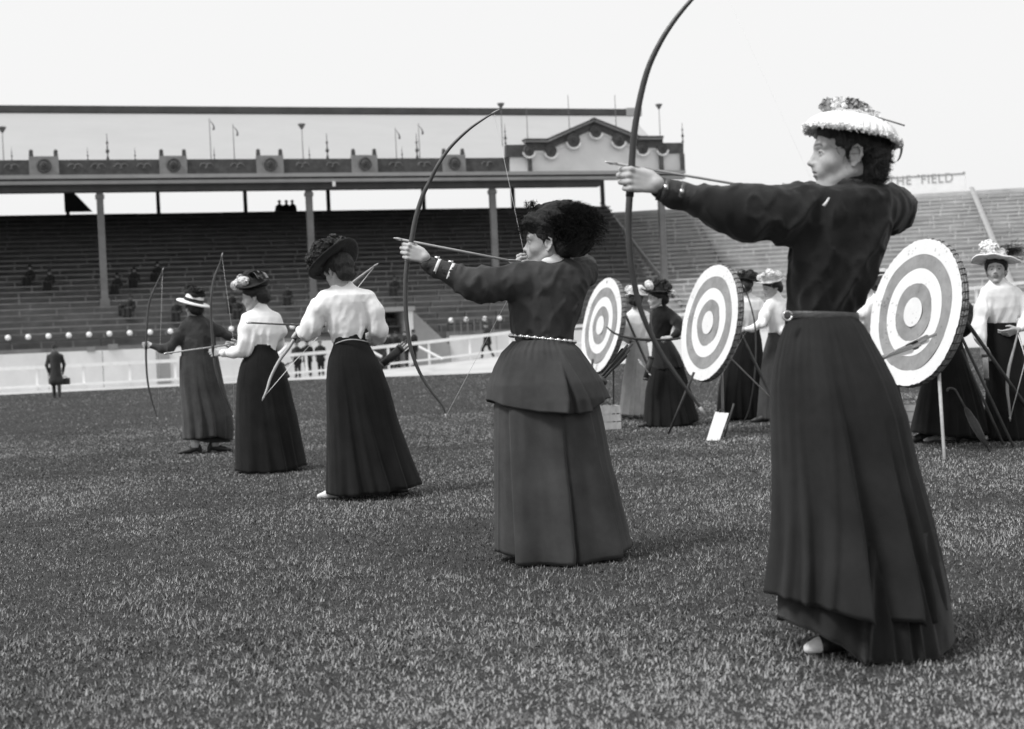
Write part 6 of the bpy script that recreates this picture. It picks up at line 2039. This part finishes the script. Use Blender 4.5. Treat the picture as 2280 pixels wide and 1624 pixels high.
# ================================================================== MEN AND SPECTATORS FAR OFF
def man(label, base, face, hgt=1.72, group=None, walk=0., coat=.95, suit=None, bag=False, hat='cap', h=.022, arms=0.):
    """standing or walking man in a dark suit: base at his feet, face = direction he faces"""
    suit = suit or cl_black
    p = Person(0, 0, label, group, base=base)
    s = hgt / 1.72
    f = unit(np.array([face[0], face[1], 0.]))
    l = np.array([-f[1], f[0], 0.])
    z = np.array([0, 0, 1.])
    B = p.base
    def pt(x, y, zz):
        return B + (f * x + l * y + z * zz) * s
    H = pt(.03, 0, 1.60)
    M = frame(f)
    def skel(S, r=1.):
        S.cap(pt(0, 0, .95), pt(0, 0, 1.38), .13 * r * s, .16 * r * s, .06)
        for sd in (-1, 1):
            S.cap(pt(0, .06 * sd, 1.36), pt(0, .19 * sd, 1.38), .09 * r * s, .07 * r * s, .05)
    lo, hi = B - np.array([.6, .6, 0]), B + np.array([.6, .6, 1.9])
    S = Sdf(lo, hi, h)
    skel(S, .8)
    for sd in (-1, 1):
        hx = walk * sd * .28
        kx = walk * (sd * .16 + .08)
        S.cap(pt(0, .09 * sd, .95), pt(kx, .09 * sd, .52), .06, .05, .03)
        S.cap(pt(kx, .09 * sd, .52), pt(hx, .09 * sd, .08), .045, .035, .02)
        S.cap(pt(hx, .09 * sd, .04), pt(hx + .17, .1 * sd, .035), .045, .035, .02)
        S.cap(pt(0, .2 * sd, 1.36), pt(-walk * sd * .12 + arms * .05, .27 * sd, 1.1), .04, .035, .02)
        S.cap(pt(-walk * sd * .12 + arms * .05, .27 * sd, 1.1), pt(-walk * sd * .1 + .08 + arms * .15, .22 * sd, .86 + arms * .25), .035, .03, .02)
        S.cap(pt(-walk * sd * .1 + .08 + arms * .15, .22 * sd, .86 + arms * .25), pt(-walk * sd * .1 + .12 + arms * .15, .21 * sd, .77 + arms * .25), .035, .025, .02)
    S.ell(H, (.095 * s, .08 * s, .115 * s), M, .01)
    S.cap(H + M @ np.array([.09, 0, .02]), H + M @ np.array([.11, 0, -.02]), .015, .018, .02)
    S.cap(H - z * .06, pt(0, 0, 1.42), .055, .06, .03)
    V, F = S.mesh(0)
    p.add('body', V, F, skin, col=np.full(len(V), .30))
    S = Sdf(lo, hi, h)
    skel(S, 1.08)
    S.cap(pt(0, 0, 1.3), pt(0, 0, coat), .165 * s, .19 * s, .05)
    for sd in (-1, 1):
        S.cap(pt(0, .2 * sd, 1.36), pt(-walk * sd * .12 + arms * .05, .27 * sd, 1.1), .068, .058, .03)
        S.cap(pt(-walk * sd * .12 + arms * .05, .27 * sd, 1.1), pt(-walk * sd * .1 + .08 + arms * .15, .22 * sd, .88 + arms * .25), .056, .048, .03)
        S.cap(pt(0, .06 * sd, coat + .1), pt(walk * sd * .05, .09 * sd, coat - .06), .13 * s, .15 * s, .05)
    V, F = S.mesh(1)
    p.add('coat', V, F, suit)
    S = Sdf(lo, hi, h)
    for sd in (-1, 1):
        hx = walk * sd * .28
        kx = walk * (sd * .16 + .08)
        S.cap(pt(0, .09 * sd, .95), pt(kx, .09 * sd, .52), .095, .075, .03)
        S.cap(pt(kx, .09 * sd, .52), pt(hx, .09 * sd, .10), .07, .058, .02)
    V, F = S.mesh(0)
    p.add('trousers', V, F, suit)
    for sd in (-1, 1):
        hx = walk * sd * .28
        MB().ball(pt(hx + .06, .095 * sd, .045), (.14, .05, .045), 8, 5, M).obj('shoe', leather, p.root, B, True)
    prof = {'cap': [(.001, .06), (.09, .055), (.115, .03), (.10, .0), (.001, 0)], 'bowler': [(.001, .12), (.06, .11), (.095, .06), (.10, .01), (.14, .012), (.145, .0), (.001, 0)],
            'boater': [(.001, .09), (.09, .09), (.095, .01), (.155, .01), (.155, 0), (.001, 0)]}[hat]
    p.mb('hat', MB().lathe(prof, 16, M, H + z * .07 * s), hat_black if hat != 'boater' else hat_straw)
    return p, pt

wm = G(127, 887)
p, pt = man('lone man in long dark overcoat and hat walking away across the field at far left', wm, (-.25, .95), 1.74, None, .7, .62, cl_coat, hat='bowler', h=.02)
hd = pt(.02, -.27, .72)
bg_ = empty('handbag', hd - np.array([0, 0, .3]), 'dark bag carried by the lone man walking at far left', 'bag')
MB().box(hd - np.array([0, 0, .18]), (.16, .06, .11)).obj('case', leather, bg_, hd - np.array([0, 0, .3]))
MB().tube([hd + np.array([.07 * math.cos(t), 0, -.07 + .06 * math.sin(t)]) for t in np.linspace(0, math.pi, 9)], .012, 6).obj('handle', leather, bg_, hd - np.array([0, 0, .3]), True)

def on_bank(px, Zq, dz=0.):
    q = P(px, 780, Zq)
    zz = np.interp(q[0], fbase[:, 0], fbase[:, 2])
    return np.array([q[0], q[1], max(.02, zz - .006) + dz])
for px, Zq, lb, f, ht_, hg in ((661, 65.3, 'man in dark suit leaning at the white fence, leftmost of the three officials', (-.2, -1), 'cap', 1.62),
                               (684, 65.4, 'broad man in dark suit at the white fence, middle of the three officials', (.2, -1), 'bowler', 1.66),
                               (713, 65.6, 'man in dark suit at the white fence, rightmost of the three officials', (0, -1), 'cap', 1.60)):
    man(lb, on_bank(px, Zq), f, hg, 'officials at the fence', 0, .86, cl_black, hat=ht_, arms=.6)
for px, Zq, lb, f, ht_ in ((866, 67.2, 'man in dark suit before the entrance tunnel, leftmost of the group of four', (.6, -.8), 'cap'),
                           (883, 67.9, 'man in dark suit before the entrance tunnel, second of the group of four', (-.5, -.8), 'bowler'),
                           (905, 67.3, 'man in dark suit before the entrance tunnel, third of the group of four', (-.9, -.3), 'cap'),
                           (923, 67.5, 'man in dark suit before the entrance tunnel, rightmost of the group of four', (-.9, .2), 'bowler')):
    man(lb, on_bank(px, Zq, -.02), f, 1.72, 'men talking before the entrance tunnel', 0, .86, cl_black, hat=ht_, arms=.3)
man('man in dark suit striding along behind the white fence under the stand', on_bank(1086, 68.3, -.1), (-1, .1), 1.74, None, 1.0, .86, cl_black, hat='cap')

# seated spectators: one build, then copies with their parts
def spectator():
    p = Person(0, 0, 'x', 'spectators in the covered stand', base=np.zeros(3))
    S = Sdf((-.45, -.65, -.5), (.45, .3, 1.05), .025)
    S.cap((0, 0, .1), (0, .02, .42), .13, .14, .05)
    for sd in (-1, 1):
        S.cap((.09 * sd, 0, .06), (.11 * sd, -.42, .08), .08, .06, .03)
        S.cap((.11 * sd, -.42, .08), (.11 * sd, -.44, -.32), .055, .04, .03)
        S.cap((.11 * sd, -.44, -.34), (.11 * sd, -.56, -.35), .04, .035, .02)
        S.cap((.18 * sd, .02, .44), (.24 * sd, -.06, .2), .055, .045, .03)
        S.cap((.24 * sd, -.06, .2), (.1 * sd, -.3, .16), .04, .035, .03)
    S.ell((0, -.02, .66), (.085, .10, .115), None, .02)
    S.cap((0, 0, .45), (0, -.01, .6), .055, .05, .03)
    V, F = S.mesh(0)
    p.add('body', V, F, skin, col=np.full(len(V), .22))
    S = Sdf((-.5, -.65, -.5), (.5, .35, 1.05), .025)
    S.cap((0, 0, .1), (0, .02, .42), .16, .17, .05)
    for sd in (-1, 1):
        S.cap((.18 * sd, .02, .44), (.25 * sd, -.06, .2), .075, .065, .04)
        S.cap((.25 * sd, -.06, .2), (.12 * sd, -.26, .16), .06, .05, .03)
        S.cap((.09 * sd, 0, .08), (.11 * sd, -.42, .10), .11, .10, .06)
        S.cap((.11 * sd, -.42, .08), (.12 * sd, -.46, -.26), .10, .13, .08)
    V, F = S.mesh(1)
    p.add('coat', V, F, cl_black)
    p.mb('hat', MB().lathe([(.001, .14), (.08, .13), (.10, .02), (.17, .02), (.17, 0), (.001, 0)], 14, None, (0, -.02, .71)), hat_black)
    return p.root
tmpl = spectator()
first = True
def seat_at(px, py):
    """bench whose row shows at this pixel"""
    best = None
    for r in range(NR):
        v = V0 + r * DV + .43
        u, zz = s1.uz(px, py, v)
        e = abs(zz - (Z0_ + r * DZ + .41))
        if best is None or e < best[0]:
            best = (e, s1.S(u, v, Z0_ + r * DZ + .41))
    return best[1]
for px, py, lb, sc in ((291, 697, 'dark clothed spectator seated right of the first pillar of the stand', 1.0), (271, 699, 'small child seated beside the dark spectator right of the first pillar', .62),
                       (394, 700, 'spectator seated just behind the hat of the farthest archer', 1.), (518, 690, 'dark spectator seated left of the flowered hat', 1.), (531, 692, 'dark spectator seated directly behind the face of the archer in the flowered hat', .95),
                       (641, 672, 'spectator seated between the flowered hat and the wide black hat', .95), (68, 622, 'lone spectator seated in shade near the left edge of the stand', 1.), (112, 640, 'spectator seated in shade, second from the left edge of the stand', 1.),
                       (262, 640, 'spectator seated in shade just right of the first pillar', 1.), (300, 632, 'spectator in shade above the farthest archer bow', 1.), (352, 612, 'spectator high in shade over the bow tip of the farthest archer', 1.),
                       (880, 650, 'spectator seated left of the bow of the archer in the peplum coat', 1.)):
    q = seat_at(px, py)
    if first:
        o_ = tmpl
        first = False
    else:
        o_ = tmpl.copy()
        COL.objects.link(o_)
        for ch in list(tmpl.children):
            cc = ch.copy()
            COL.objects.link(cc)
            cc.parent = o_
    o_.location = tuple(q)
    o_.scale = (sc, sc, sc)
    o_.rotation_euler = (0, 0, random.uniform(-.3, .3))
    o_['label'] = lb
for px, lb, f in ((623, 'leftmost of three tiny figures standing on the top row of the covered stand', (0, -1)), (638, 'tallest of three tiny figures standing on the top row of the covered stand', (.5, -1)), (652, 'rightmost of three tiny figures standing on the top row of the covered stand', (-.5, -1))):
    u = s1.uz(px, 470, 15.6)[0]
    q = s1.S(u, 15.6, Z0_ + NR * DZ - 1.05)
    man(lb, q, f, 1.7, 'figures on the top row', 0, .86, cl_black, h=.04, hat='bowler')
